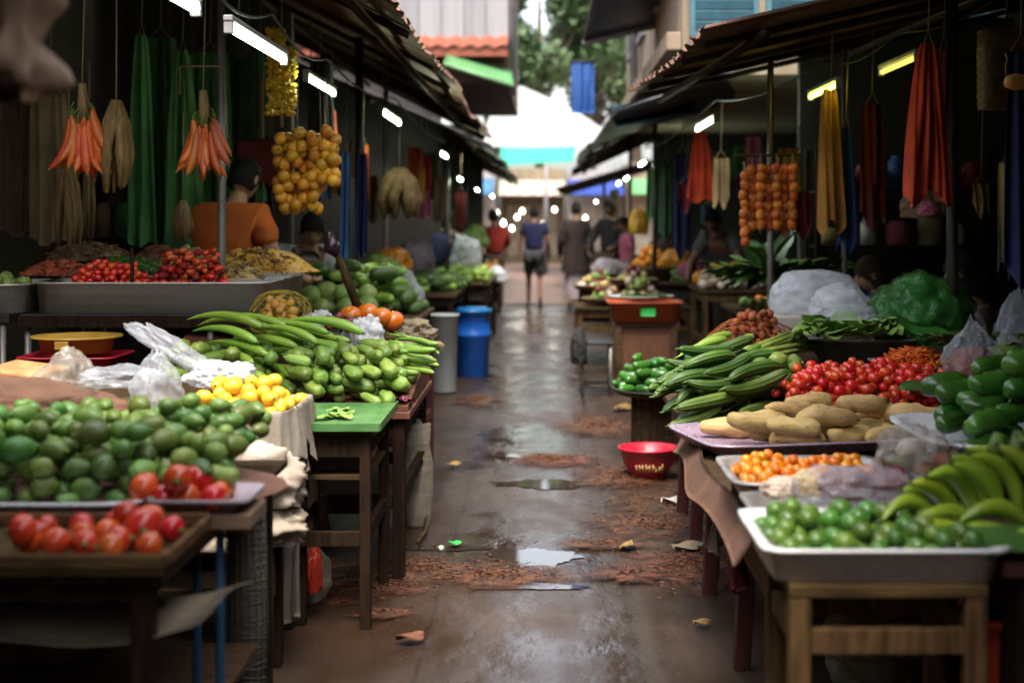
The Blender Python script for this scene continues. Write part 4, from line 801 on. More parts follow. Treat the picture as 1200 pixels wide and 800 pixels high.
# --- farther produce tables of the left side
def far_table(label, x0, x1, y0, y1, z, **k): return table('market_table', label, x0, x1, y0, y1, z, 'wood', 'wood_dark', group='market tables along the far alley', **k)
far_table('dark market table of cabbages behind the pumpkins', -2.3, -.8, 8.6, 10.2, .86); far_table('market table of bright peppers before the white bin', -2.3, -1.04, 10.6, 12.0, .84)
far_table('market table of greens beside the blue barrel', -2.4, -.8, 12.6, 15.2, .82); far_table('market table past the blue barrel', -2.0, -.62, 15.6, 18.4, .78); far_table('market table at the red shirted man', -2.2, -.7, 19, 22.5, .78)
tray('round dark pan of cabbages on the first far table', -1.62, -1.0, 8.75, 9.3, .862, .06, 'dark_metal', sq=2)
cb = [fruit(.15, .07, seed=i, bump=.15, ms='leaf_pale', name='cabbage') for i in range(2)]; gg = [fruit(.2, .045, 'long', seed=i, bump=.12, ms='gourd', name='green_squash') for i in range(3)]; cg = [fruit(.16, .04, 'long', seed=i, bump=.1, bend=.02, ms='bottle_gourd', name='green_squash') for i in range(2)]
heap('cabbage', 'cabbage', 'round green cabbage in the dark pan', 'cabbages in the dark pan', cb + [fruit(.15, .07, seed=9, bump=.1, ms='guava', name='cabbage')], 12, rect(-1.6, -1.05, 8.8, 9.25, .4), flat(.875), 31)
heap('green_squash', 'squash', 'green squash piled behind the cabbage pan', 'squashes behind the cabbage pan', gg + cg, 84, rect(-1.9, -.83, 9.3, 10.15, .35), flat(.862), 32)
heap('green_squash', 'squash', 'light green squash before the white bin', 'squashes before the white bin', cg + gg, 80, rect(-1.65, -1.08, 10.7, 11.9, .4), flat(.842), 33)
yp = [fruit(.09, .04, seed=i, bump=.15, ms='yellow_fruit', name='yellow_pepper') for i in range(2)]
heap('yellow_pepper', 'pepper', 'yellow pepper on the table before the white bin', 'yellow peppers', yp, 16, rect(-1.3, -1.07, 10.65, 11., .4), flat(.9), 34)
bag('clear plastic bag on the table edge by the white bin', 478, 362, 9.9, .22, .24, ms='film', seed=61, pinch=.3)
heap('green_squash', 'squash', 'pale squash on the table beside the blue barrel', 'squashes beside the blue barrel', cg + gg, 110, rect(-1.7, -.82, 12.7, 15., .3), flat(.822), 35)
heap('green_squash', 'squash', 'light green squash on the table past the barrel', 'squashes past the barrel', cg, 100, rect(-1.5, -.64, 15.65, 17.9, .3), flat(.782), 36)
heap('orange', 'orange', 'orange on the table at the red shirted man', 'oranges at the red shirted man', [fruit(.09, .044, seed=1, ms='orange', name='orange')], 24, rect(-1.1, -.75, 19.1, 20.4, .3), flat(.782), 37)
for i, (px, py, Y, w, h, ms, lb, nm) in enumerate([(460, 318, 12.9, .34, .22, 'yellow_fruit', 'yellow and lime sack bundle under the far brown net', 'bundle'), (446, 325, 12.2, .3, .2, 'leaf_pale', 'pale green bundle beside the lime sack bundle', 'bundle'), (487, 318, 14.5, .4, .34, 'cloth_lilac', 'lilac bundle behind the pale green bundle', 'bundle'), (545, 318, 17, .38, .45, 'film_white', 'tall white bag on the table past the barrel', 'plastic_bag'), (582, 330, 18.2, .25, .2, 'film_white', 'white bag with red corner near the red shirted man', 'plastic_bag'), (556, 290, 20, .4, .3, 'leaf_pale', 'pale green bundle before the red shirted man', 'bundle')]):
    single(nm, crumple(w / 2, w * .4, h / 1.5, 70 + i, .2), ms, lb, nm.replace('_', ' '), at(px, py, Y))

# --- things hanging on the left
bnf = [fruit(.18, .019, 'banana', nx=12, nr=8, lobes=5, la=.05, bend=b, ms='red_banana', name='red_banana', stem=.03, tip=.01) for b in (.012, .03)]
def banana_bunch(label, px, py, Y, n, k, seed):
    p = at(px, py, Y); t = thing('red_banana_bunch', label, 'banana bunch', p, 0, 'red banana bunches hung on strings'); q = random.Random(seed)
    obj('stalk', MB().tube([(0, 0, .0), (.004, 0, -.08), (0, 0, -.2 * k)], [.018, .026, .02], 8), 'husk', t); obj('string', MB().tube([(0, 0, 0), (.01, .02, .6)], .003, 5), 'rope', t)
    for i in range(n):
        a = 2 * PI * i / n * 2.4 + q.uniform(-.2, .2); tier = i / n; out = q.uniform(.05, .42) * (.5 + .6 * abs(math.cos(a))); d = Vector((math.cos(a) * out, math.sin(a) * out * .6, -1)).normalized()
        o = link(bpy.data.objects.new('red_banana', bnf[i % 2]), t); s = k * q.uniform(.85, 1.1); o.scale = (s, s, s)
        yv = -Vector((math.cos(a), math.sin(a) * .7, .15)); z = (yv - d * yv.dot(d)).normalized() * 1; y = z.cross(d)
        o.rotation_euler = Matrix((d, y, z)).transposed().to_euler(); o.location = Vector((.03 * math.cos(a), .02 * math.sin(a), -.09 - .08 * tier)) + d * (.115 * k)
    return t
banana_bunch('wide red banana bunch hung beside the brown corn husks', 96, 98, 6.5, 26, 1.3, 1)
banana_bunch('red banana bunch hung at the metal post', 238, 106, 6.6, 20, 1.2, 2)
def husk(label, px, py, Y, L, r, seed, n=16, name='husk_bundle', ms='husk'):
    t = thing(name, label, 'husk bundle', at(px, py, Y)); q = random.Random(seed); g = MB()
    for i in range(n):
        a = 2 * PI * i / n; rr = r * q.uniform(.6, 1.); sw = q.uniform(-.5, .5); g.tube([(math.cos(a) * rr * .25, math.sin(a) * rr * .25, 0), (math.cos(a) * rr * .7, math.sin(a) * rr * .7, -L * .25), (math.cos(a + sw) * rr, math.sin(a + sw) * rr, -L * .6), (math.cos(a + sw) * rr * .9, math.sin(a + sw) * rr * .9, -L * q.uniform(.9, 1.08))], [r * .14, r * .3, r * .34, r * .08], 6)
    obj('husk_strands', g, ms, t); obj('cord', MB().tube([(0, 0, -.02), (0, .01, .5)], .004, 5), 'rope', t); return t
husk('brown dried corn husk bundle hung beside the wide banana bunch', 136, 118, 6.55, .4, .075, 3)
husk('long braided brown fibre rope hung below the wide banana bunch', 80, 190, 7.8, .52, .07, 5, 8); husk('thin fibre strand hung behind the corn husks', 104, 175, 7.9, .5, .03, 6, 5); husk('small brown fibre skein hung before the far green cloth', 214, 235, 8.0, .22, .05, 8)
cloth('carved tan mat hanging behind the guavas', 58, 110, 285, 8.6, 40, 50, 'cloth_tan', 2, .02, 1); cloth('dark brown cloth hanging at the plank wall', 20, 100, 275, 8.9, 46, 50, 'cloth_brown', 4, .03, 2)
for i, (px, a, b, w0, w1, ms, lb, Y) in enumerate([(166, 42, 288, 10, 34, 'cloth_green', 'narrow green cloth hanging between husks and the dark cloth', 8.7), (188, 45, 290, 36, 44, 'cloth_darkgreen', 'dark green cloth hanging behind the potatoes', 9.2), (214, 60, 292, 12, 50, 'cloth_green', 'folded green cloth widening toward the counter', 8.9), (246, 62, 268, 44, 60, 'cloth_green', 'bright green cloth hanging behind the orange shirted man', 9.6), (290, 70, 240, 40, 46, 'cloth_darkgreen', 'dark green curtain behind the marigold tassel', 9.9), (305, 60, 250, 8, 8, 'cloth_green', 'thin green strip behind the maroon bag', 9.4), (376, 70, 190, 26, 30, 'cloth_grey', 'grey cloth hanging behind the yellow fruit net', 10.3), (388, 130, 205, 12, 14, 'cloth_orange', 'short orange strip beside the grey cloth', 10.4)]): cloth(lb, px, a, b, Y, w0, w1, ms, 1.7, .05, 10 + i)
g = MB(); q = random.Random(4)
for i in range(520):
    v = q.random(); wx = .075 if v > .22 else .05; x = q.uniform(-wx, wx) - (.03 if v < .22 else 0); p = Vector((x, q.uniform(-.03, .03), -v * .45)); r = q.uniform(.009, .016)
    g.lathe([(.001, -r), (r * .9, -r * .4), (r, .2 * r), (.001, r)], p, 6)
t = thing('marigold_tassel', 'yellow marigold tassel hanging beside the long tube lamp', 'tassel', at(330, 34, 7.5)); obj('flower_petals', g, 'lemon', t); obj('cord', MB().tube([(0, 0, 0), (0, 0, .35)], .004, 5), 'rope', t); obj('end_string', MB().tube([(0, 0, -.43), (.002, 0, -.52)], .01, 6), 'husk', t)
t = thing('maroon_bag', 'maroon cloth bag hung on a red cord behind the orange shirted man', 'bag', at(309, 165, 9.3)); w, h = 62 * 9.3 / F, 48 * 9.3 / F
obj('bag_body', MB().add([], []).grid(lambda u, v: ((u - .5) * w * (1 - .06 * v), .05 * math.sin(PI * u) * math.sin(PI * min(1, v * 1.02)) * -1, -v * h - .008 * math.sin(u * 9) * (1 - v)), 16, 10).grid(lambda u, v: ((u - .5) * w * (1 - .06 * v), .05 * math.sin(PI * u) * math.sin(PI * min(1, v * 1.02)) + .01, -v * h - .008 * math.sin(u * 9) * (1 - v)), 16, 10), 'cloth_maroon', t); obj('bag_seam', MB().tube([(-w / 2, -.01, 0), (0, -.02, .006), (w / 2, -.01, -.004)], .006, 6), 'cloth_darkred', t); obj('cord', MB().tube([(-.02, 0, 0), (-.018, 0, .46)], .006, 6), 'red_rope', t)
t = thing('yellow_fruit_cluster', 'net of yellow fruit hanging at the maroon bag', 'fruit net', at(362, 150, 7.2)); me = fruit(.066, .031, seed=3, bump=.12, ms='yellow_fruit', name='yellow_fruit', tip=.008); q = random.Random(8)
S = []
for i in range(3000):
    z = -q.uniform(.02, .41); u = -z / .41; hw = .15 if .12 < u < .7 else .11; xo = -.01 - (.045 if u > .72 else 0); p = Vector((xo + q.uniform(-hw, hw), q.uniform(-.07, .07), z))
    if (p.x > .06 and u > .9) or any((p - s).length < .041 for s in S): continue
    S.append(p)
    if len(S) >= 99: break
for p in S: o = link(bpy.data.objects.new('yellow_fruit', me), t); o.location = p; o.rotation_euler = (q.random() * 6, q.random() * 6, q.random() * 6)
for dx in (-.06, .06, .1): obj('cord', MB().tube([(dx, 0, -.03), (dx * .9, 0, .24)], .004, 5), 'rope', t)
single('hanging_string', MB().tube([(0, 0, 0), (.012, 0, -.2), (.022, 0, -.5)], .004, 5), 'rope', 'thin pale string hanging beside the metal post', 'string', at(262, 78, 6.9)); single('cross_stick', MB().tube([(-.1, 0, 0), (.12, 0, .0)], .005, 6), 'rope', 'thin stick tied across the metal post', 'stick', at(236, 78, 6.98)); single('hanging_string', MB().tube([(0, 0, 0), (0, 0, -.14)], .004, 5), 'rope', 'short string hanging from the cross stick', 'string', at(211, 78, 6.98))
t = thing('hanging_gourd', 'big tan hollow gourd hanging close to the camera', 'gourd', (X(12, 2.7), 2.7, Z(120, 2.7))); g = MB()
def gf(u, v):
    a = 2 * PI * v; z = .3 * (1 - u); r = .055 + .035 * math.sin(u * 5.2 + .5) ** 2 - (.02 if u > .9 else 0); n_ = noise.noise(Vector((math.cos(a) * 2, math.sin(a) * 2, z * 14))); return ((r * (1 + .6 * n_)) * math.cos(a), (r * (1 + .6 * n_)) * math.sin(a), z)
obj('gourd_shell', g.grid(gf, 40, 36), 'cardboard', t); obj('gourd_mouth', MB().lathe([(.03, .05), (.035, .04), (.028, .0), (.012, .06)], (.012, -.062, .0), 16), 'wood_dark', t); obj('cord', MB().tube([(0, 0, .28), (0, 0, .8)], .005, 5), 'rope', t)
for i, (px, a, b, Y, w0, w1, ms, lb) in enumerate([(405, 178, 305, 8.9, 8, 12, 'cloth_skyblue', 'long blue cloth hanging past the yellow fruit net'), (424, 180, 300, 9.4, 12, 14, 'cloth_navy', 'dark blue cloth beside the long blue cloth'), (500, 183, 225, 13.5, 9, 9, 'cloth_red', 'short red strip hanging in the far stall'), (493, 195, 238, 13.2, 8, 10, 'cloth_yellow', 'yellow strip beside the short red strip'), (425, 170, 235, 11, 14, 14, 'cloth_orange', 'rusty orange cloth behind the dark blue cloth'), (515, 205, 260, 15, 12, 16, 'cloth_tan', 'tan cloth hanging past the red strip'), (540, 225, 265, 17, 12, 14, 'cloth_darkred', 'dark red cloth hanging at the far roof post')]): cloth(lb, px, a, b, Y, w0, w1, ms, 2, .03, 40 + i)
husk('brown net of dried pods hanging in the far stall', 468, 198, 11.8, .4, .16, 9, 22, ms='dried_brown')

# ================================================================== RIGHT STALLS
# --- lime table
table('wooden_table', 'pale wooden trestle table under the white lime tray', .53, .965, 3.1, 3.46, .70, 'wood_x', 'wood_v', lt=.047, rails=(.545,), inset=.025, apron=0)
tray('white enamel tray of green limes', .49, 1.0, 3.1, 3.52, .702, .078, flare=.014, lip=.02, sq=14)
li = [fruit(.052, .0245, seed=i, bump=.05, ms='lime', name='lime', tip=.003) for i in range(4)]
heap('lime', 'lime', 'glossy green lime in the white enamel tray', 'limes in the white enamel tray', li, 92, rect(.515, .97, 3.12, 3.48, .05, cy=.5), flat(.74), 51, tries=16, smin=.85, smax=1.15)
single('dark_bench', MB().box(-.36, .36, -.22, .22, 0, .035), 'wood_brown', 'dark bench carrying the plantains beside the lime tray', 'bench', (1.37, 3.36, .705), bevel=.004)
for x in (1.08, 1.66): single('bench_trestle', MB().box(-.025, .025, -.18, .18, 0, .703), 'wood_dark', 'dark board trestle under the plantain bench ' + ('by the lime table' if x < 1.3 else 'at its far end'), 'trestle', (x, 3.36, 0), bevel=.004)
single('banana_leaf', MB().sheet(lambda u, v: (-.35 + .8 * u, (v - .5) * .26 * math.sin(PI * min(1, u * .8 + .2)) ** .5, .018 * math.cos((v - .5) * 5) + .012 * math.sin(u * 8)), 16, 8, .003), 'bananaleaf', 'glossy banana leaf under the plantains', 'leaf', (1.2, 3.24, .772), (0, 0, .05))
pl = [fruit(.19, .021, 'banana', nx=13, nr=10, lobes=5, la=.05, bend=b, ms='plantain', name='plantain', tip=.012) for b in (.035, .05, .06)]
def plantain_hand(label, loc, rows, seed):
    t = thing('plantain_bunch', label, 'plantain bunch', loc, 0, 'plantain bunches by the limes'); q = random.Random(seed)
    for (x, y, z, ya, pt_, ro, s) in rows:
        o = link(bpy.data.objects.new('plantain', pl[q.randrange(3)]), t); o.scale = (s,) * 3; o.location = (x, y, z)
        o.rotation_euler = (Matrix.Rotation(ya, 3, 'Z') @ Matrix.Rotation(pt_, 3, 'Y') @ Matrix.Rotation(ro, 3, 'X')).to_euler()
    return t
# fingers run from the crown at the upper end down toward the limes
t = plantain_hand('plantain hand standing with its crown up behind the leaf', at(1155, 598, 3.4), [(-.115 + .05 * i, .02 * (i % 2) - .01 * i, .03 + .014 * i, PI + (.55 - .17 * i), -.62 - .1 * i, .3, 1.06) for i in range(6)], 1)
obj('crown_stalk', MB().tube([(.07, .02, .09), (.085, .02, .15), (.09, .02, .185)], [.03, .02, .016], 8), 'green_stem', t)
t = plantain_hand('low plantain hand lying across the banana leaf', at(1130, 625, 3.28), [(-.06, -.02, .0, PI + .1, -.1, .2, 1.), (-.01, .05, .02, PI + .25, -.25, .2, 1.), (.03, -.05, .0, PI - .05, -.05, 0, 1.05), (.08, .0, .035, PI + .12, -.2, .1, 1.), (.12, -.08, -.008, PI - .02, .0, 0, 1.02), (-.1, .08, .03, PI + .4, -.2, .3, .95)], 2)
obj('crown_stalk', MB().tube([(.16, .0, .03), (.22, .02, .06)], [.022, .03], 8), 'green_stem', t)
t = plantain_hand('plantain hand leaning behind the lime tray', at(1105, 590, 3.62), [(-.03 + .045 * i, .01 * i, .01 + .018 * i, PI + .35 - .1 * i, -.5 - .08 * i, .3, 1.) for i in range(5)], 3)
obj('crown_stalk', MB().tube([(.14, .03, .12), (.16, .04, .17)], [.025, .018], 8), 'green_stem', t)
bucket('red ribbed bucket on the ground beside the lime table', 0, 0, 0, .16, .56, 'red_plastic', loc=(1.17, 3.42, 0))
# --- long trestle behind
def trestle(label, x0, x1, y0, y1, z):
    t = thing('trestle_table', label, 'table', ((x0 + x1) / 2, (y0 + y1) / 2, 0)); w, d = (x1 - x0) / 2, (y1 - y0) / 2
    obj('table_top', MB().box(-w, w, -d, d, z - .035, z), 'wood', t, .004)
    for y in (-d + .08, 0, d - .08):
        for s in (-1, 1): obj('leg', leg_mb(s * (w - .12), y, 0, z - .036, .055, (s * -.0 + s * .03, 0)), 'red_wood', t, .004)
    for s in (-1, 1): obj('rail', MB().box(s * (w - .045) - .012, s * (w - .045) + .012, -d + .12, d - .12, z - .16, z - .05), 'wood_brown', t, .003)
    return t
trestle('red legged trestle table under the orange fruit and sweet potatoes', .56, 1.95, 3.72, 5.75, .635)
trestle('red legged trestle table under the ridge gourds and red tomatoes', .6, 2.1, 5.85, 7.3, .6)
cloth('dull red cloth hanging below the orange fruit tray', 868, 595, 690, 4.4, 30, 34, 'cloth_darkred', 2, .02, 71, PI / 2 - .3); cloth('grey sacking rag hanging at the trestle leg', 838, 575, 645, 5.3, 26, 20, 'cloth_drape', 2, .02, 73, PI / 2 - .3)
single('cloth_fold', MB().sheet(lambda u, v: (.02 * math.sin(u * 9) - .06 * v, 1.9 * u, -.09 * v - .015 * math.sin(u * 13) * v), 30, 6, .004), 'burlap', 'brown oilcloth edge draped along the trestle rim', 'cloth', (.56, 3.78, .66))
tray('dented grey tray of small orange fruit', .54, 1.0, 3.98, 4.42, .70, .06, 'tray_grey', lip=.02); single('tray_riser', MB().box(-.2, .2, -.18, .18, 0, .062), 'wood_dark', 'dark riser under the orange fruit tray', 'block', (.77, 4.2, .637))
oc = [fruit(.038, .0175, seed=i, bump=.05, ms='orange_cherry', name='kumquat') for i in range(2)]
heap('kumquat', 'fruit', 'small orange fruit in the dented grey tray', 'small orange fruits in the grey tray', oc, 175, rect(.565, .985, 4.0, 4.39, .22, cy=.5), flat(.72), 52, tries=12)
tray('low pale tray of wrapped meat and garlic', .55, 1.0, 3.62, 3.95, .70, .04, 'tray_grey', lip=.02); single('tray_riser', MB().box(-.16, .16, -.12, .12, 0, .062), 'wood_dark', 'dark riser under the wrapped meat tray', 'block', (.78, 3.84, .637))
for i, (px, py, w, h, ms, lb) in enumerate([(918, 582, .12, .05, 'garlic', 'pale peeled root on the wrapped meat tray'), (990, 582, .16, .075, 'onion_red', 'dark red wrapped meat packet in the middle of the tray'), (1045, 582, .14, .07, 'onion_red', 'dark red wrapped meat packet at the plantain end'), (948, 580, .11, .06, 'sweet_potato', 'tan wrapped root between garlic and meat')]): single('wrapped_packet', crumple(w / 2, w * .35, h / 1.4, 80 + i, .25), ms, lb, 'packet', at(px, py, 3.76))
bag('clear wrapping film over the meat packets', 1000, 585, 3.74, .34, .09, .2, ms='film', seed=91, amp=.35)
bag('cloudy plastic bag of mixed vegetables behind the meat tray', 1075, 562, 4.15, .24, .15, .2, ms='film_dirty', seed=93, amp=.25)
for i, (px, py, ms, lb, nm) in enumerate([(1052, 545, 'leaf', 'green pepper inside the mixed bag', 'pepper'), (1082, 552, 'dried_orange', 'orange root inside the mixed bag nearest', 'root'), (1104, 542, 'dried_orange', 'orange root inside the mixed bag at its end', 'root'), (1068, 525, 'garlic', 'white radish inside the mixed bag', 'radish')]): single(nm, fruit(.09, .032, seed=20 + i, bump=.25, ms=ms, name=nm), None, lb, nm, at(px, py, 4.15), (0, .2, i))
single('pink_ribbon', MB().sheet(lambda u, v: (.16 * u, .015 * v + .01 * math.sin(u * 6), .03 * math.sin(u * 3)), 10, 2, .003), 'cloth_pink', 'pink plastic strip beside the mixed bag', 'ribbon', at(1010, 565, 3.98), (0, .5, 0))
tray('big white tray of dark green cucumbers', 1.19, 1.95, 4.25, 4.95, .745, .075, flare=.05, lip=.03, sq=5); single('tray_riser', MB().box(-.3, .3, -.3, .3, 0, .107), 'wood_dark', 'dark riser under the big white tray', 'block', (1.57, 4.6, .637))
cu = [fruit(.165, .039, 'long', nx=13, seed=i, bump=.05, bend=.012, pear=.06, ms='cucumber', name='cucumber', tip=.006) for i in range(3)]
heap('cucumber', 'cucumber', 'fat dark green cucumber on the big white tray', 'cucumbers on the big white tray', cu, 46, rect(1.24, 1.9, 4.3, 4.9, .45, cx=.65, cy=.75), lambda x, y: .765 + .12 * max(0, (y - 4.3)), 53, yaw=lambda q: q.gauss(.25, .22), pitch=lambda q: q.gauss(-.08, .06))
ca = [fruit(.05, .017, seed=i, bump=.1, lobes=5, la=.1, ms='okra', name='green_chilli', tip=.01) for i in range(2)]
heap('green_chilli', 'chilli', 'small pale green chilli before the cucumbers', 'pale green chillies before the cucumbers', ca, 10, rect(1.42, 1.62, 4.24, 4.3, .1), flat(.8), 54)
# --- sweet potatoes
ang = R(13); bx_, by_ = .60, 5.0
o = tray('lilac metal tray of sweet potatoes', 0, 1.08, 0, .56, .655, .042, 'purple_tray', ang, lip=.02); ctr = Vector((bx_, by_, 0)) + Matrix.Rotation(ang, 3, 'Z') @ Vector((.54, .28, 0)); o.location = (ctr.x, ctr.y, .655)
single('tray_riser', MB().box(-.45, .45, -.2, .2, 0, .018), 'wood_dark', 'thin dark riser under the lilac tray', 'block', (ctr.x, ctr.y, .636), (0, 0, ang))
sp = [fruit(.22, .038, 'long', nx=13, nr=12, seed=i * 3 + 1, bump=.38, bend=b, pear=p, ms='sweet_potato', name='sweet_potato', tip=.012) for i, (b, p) in enumerate(((.01, .15), (.025, -.1), (.0, .25), (.02, .05)))]
def spos(q, t):
    k = 1 - .3 * t; p = Matrix.Rotation(ang, 3, 'Z') @ Vector((.54 + (q.random() - .5) * .84 * k, .24 + (q.random() - .45) * .42 * k, 0)); return bx_ + p.x, by_ + p.y
heap('sweet_potato', 'sweet potato', 'thick tan sweet potato on the lilac tray', 'sweet potatoes on the lilac tray', sp, 21, spos, flat(.668), 55, yaw=lambda q: q.gauss(.22, .3), pitch=lambda q: q.gauss(0, .06), smin=.85, smax=1.15, tight=.88)
# --- tomatoes
ct = [fruit(.05, .0215, seed=i, bump=.05, ms='cherry', name='plum_tomato', tip=.002) for i in range(3)]
def tb(x, y): return .655 + .26 * max(0, min(1, (y - 5.7) / .75))
heap('plum_tomato', 'tomato', 'small red plum tomato in the big heap', 'plum tomatoes in the big heap', ct, 285, rect(.95, 1.78, 5.72, 6.42, .42, cx=.5, cy=.75), tb, 56, tries=7)
stuff('tomato_bed', mound(.4, .42, .2, 5), 'burlap', 'sacking under the plum tomato heap', 'sacking', (1.36, 6.1, .61))
# --- ridge gourds, okra, celery
rg = [fruit(.29, .026, 'long', nx=16, nr=32, seed=i, bump=.05, lobes=9, la=.11, bend=b, pear=.12, ms='gourd', name='ridge_gourd', stem=.02, tip=.012) for i, b in enumerate((.02, .04, .0))]
def rb(x, y): return .605 + .1 * max(0, min(1, (y - 5.8) / .6)) + .06 * max(0, min(1, (x - .55) / .5))
heap('ridge_gourd', 'gourd', 'long ridged green gourd at the table edge', 'ridge gourds at the table edge', rg, 46, rect(.58, .95, 5.82, 6.55, .3, cx=.6, cy=.6), rb, 57, yaw=lambda q: q.gauss(.5, .16), pitch=lambda q: q.gauss(-.18, .08), roll=True, smin=.85, smax=1.12)
kb = [fruit(.085, .034, seed=i, bump=.2, lobes=6, la=.14, ms='chayote', name='knobby_squash', stem=.014) for i in range(3)]
heap('knobby_squash', 'squash', 'knobby dark green squash behind the gourds', 'knobby squashes behind the gourds', kb + [fruit(.085, .034, seed=7, bump=.2, lobes=6, la=.14, ms='gourd', name='knobby_squash', stem=.014)], 40, rect(.8, 1.15, 6.1, 6.7, .3), lambda x, y: rb(x, y) + .04, 58)
heap('okra', 'okra', 'long ribbed green okra above the gourds', 'okra above the gourds', ok, 10, rect(.7, .95, 6.5, 6.8, .3), lambda x, y: rb(x, y) + .09, 59, yaw=lambda q: q.gauss(.6, .1), pitch=lambda q: q.gauss(-.25, .05), smin=1.1, smax=1.5)
def celery(label, p, yaw, seed, n=14):
    t = thing('celery_bunch', label, 'celery', p, yaw); q = random.Random(seed); g = MB()
    for i in range(n):
        y, z = q.uniform(-.05, .05), q.uniform(0, .06); g.tube([(-.2, y * .6, z * .6), (0, y, z + .02), (.2, y * 1.6, z + .03 + q.uniform(0, .05))], [.017, .014, .009], 6)
    obj('stalks', g, 'celery', t); obj('foliage', leaves(60, .13, .03, seed, .8, .5, (.2, 0, .05), .6, .05, (.5, 0, .1)), 'leaf_pale', t); return t
celery('pale celery bunch lying on the knobby squashes', Vector((1.03, 6.75, .82)), .5, 4)
stuff('leafy_greens', leaves(160, .12, .03, 23, 1, .6, ox=.16), 'leaf', 'dark leafy greens between the celery and the tomatoes', 'greens', (1.2, 6.62, .72)); single('yellow_flower', leaves(10, .06, .025, 29, 1, .4, ox=.02), 'lemon', 'yellow blossom beside the celery leaves', 'flower', at(930, 430, 6.5))
# --- cucumbers on a low basket
t = thing('wicker_basket', 'square wicker basket on the ground behind the red bowl', 'basket', (X(775, 9.1), 9.1, 0)); g = MB()
for i in range(18):
    z = .012 + i * .022; g.lathe([(.17 + .004 * (i % 2), z - .009), (.178 + .004 * (i % 2), z), (.17 + .004 * (i % 2), z + .009)], n=48, sq=(1, 1, 6), wob=.03)
obj('woven_side', g, 'wicker', t)
g = MB()
for j in range(28):
    a = 2 * PI * j / 28; c, s = math.cos(a), math.sin(a); q = (abs(c) ** 6 + abs(s) ** 6) ** (-1 / 6) * .183; g.tube([(c * q, s * q, 0), (c * q, s * q, .4)], .006, 5)
obj('wicker_stakes', g, 'wicker', t); obj('basket_lining', MB().lathe([(.01, .38), (.165, .38), (.165, .01)], n=40, sq=(1, 1, 6)), 'burlap', t)
tray('dark round pan of green cucumbers on the wicker basket', .42, 1.12, 8.55, 9.4, .405, .04, 'dark_metal', sq=2.6)
gc = [fruit(.125, .03, 'long', seed=i, bump=.06, bend=.01, ms='cucumber', name='cucumber') for i in range(3)]
heap('cucumber', 'cucumber', 'green cucumber on the low round pan', 'cucumbers on the low round pan', gc, 85, disc(.78, 8.95, .4, .4, .45), flat(.42), 61, tries=7)
t = thing('red_bowl', 'red plastic bowl with gold marks on the ground', 'bowl', (X(760, 8.2), 8.2, 0)); obj('bowl_shell', MB().lathe([(.01, 0), (.09, 0), (.1, .012), (.145, .09), (.165, .165), (.178, .17), (.178, .182), (.16, .18), (.138, .09), (.09, .02), (.01, .014)], n=40), 'red_plastic', t)
g = MB(); q = random.Random(5)
for i in range(9):
    a = -PI / 2 - .55 + i * .13; r = .142; x, y = math.cos(a) * r, math.sin(a) * r; hgt = q.uniform(.02, .05); g.tube([(x, y, .055), (x * 1.06, y * 1.06, .055 + hgt)], .005, 5)
    if i % 2: g.tube([(x * 1.03, y * 1.03, .08), (math.cos(a + .1) * r * 1.03, math.sin(a + .1) * r * 1.03, .085)], .004, 5)
obj('gold_marking', g, 'print_gold', t)
# --- back shelf of the big right stall
table('wooden_table', 'raised wooden table carrying basins and bags behind the tomatoes', .95, 2.7, 6.75, 8.1, .8, 'wood', 'wood_dark')
net_bag('orange net bag of dried peppers behind the gourds', at(882, 418, 7.2), .19, .14, .19, 'dried_orange', 'net_orange', 98, .023, 9)
t = thing('metal_basin', 'oval tin basin under the lettuce bag', 'basin', (1.55, 6.98, .802)); obj('basin_bowl', MB().lathe([(.01, .004), (.2, .004), (.27, .1), (.285, .105), (.285, .112), (.262, .11), (.2, .012), (.01, .01)], n=44, sq=(1.05, .75, 2)), 'tray_grey', t); obj('basin_rim', MB().lathe([(.284, .104), (.292, .109), (.284, .115)], n=44, sq=(1.05, .75, 2)), 'steel', t)
bag('clear bag of pale green lettuce on the tin basin', 995, 395, 6.9, .36, .16, .3, ms='film', seed=101, amp=.2); stuff('lettuce_leaves', leaves(200, .17, .07, 33, 1, .75, ox=.14, droop=.7), 'lettuce', 'pale green lettuce leaves bursting from the clear bag', 'lettuce', at(995, 392, 6.8))
bag('wide white plastic bag standing behind the lettuce', 955, 372, 7.6, .5, .26, .35, ms='film_white', seed=103, amp=.1); bag('smaller white plastic bag leaning before the wide one', 985, 378, 7.2, .32, .2, .25, ms='film_white', seed=105, amp=.12)
single('brown_carton', MB().box(-.17, .17, -.12, .12, 0, .13), 'foam', 'tan foam box under the white bags', 'box', at(925, 398, 7.5), (0, 0, .1), bevel=.008)
t = thing('green_mesh_sack', 'bulging bright green mesh sack behind the carrots', 'mesh sack', at(1080, 402, 7.0)); obj('sack_body', crumple(.25, .17, .23, 107, .2, 5), 'net_green', t); o = obj('mesh_weave', crumple(.256, .176, .236, 107, .2, 5), 'gourd', t); wf = o.modifiers.new('net', 'WIREFRAME'); wf.thickness = .0028; wf.use_even_offset = False
obj('mesh_fold', MB().sheet(lambda u, v: (-.2 + .34 * u, -.19 + .03 * math.sin(u * 5) - .01 * v, .1 - .09 * u + .05 * v + .01 * math.sin(u * 12)), 14, 4, .004), 'net_green', t)
tray('grey tin tray of grated carrot', 1.5, 1.82, 6.2, 6.6, .80, .05, 'tray_grey'); single('tray_riser', MB().box(-.15, .15, -.17, .17, 0, .16), 'wood_dark', 'dark riser under the carrot tray', 'block', (1.66, 6.4, .638))
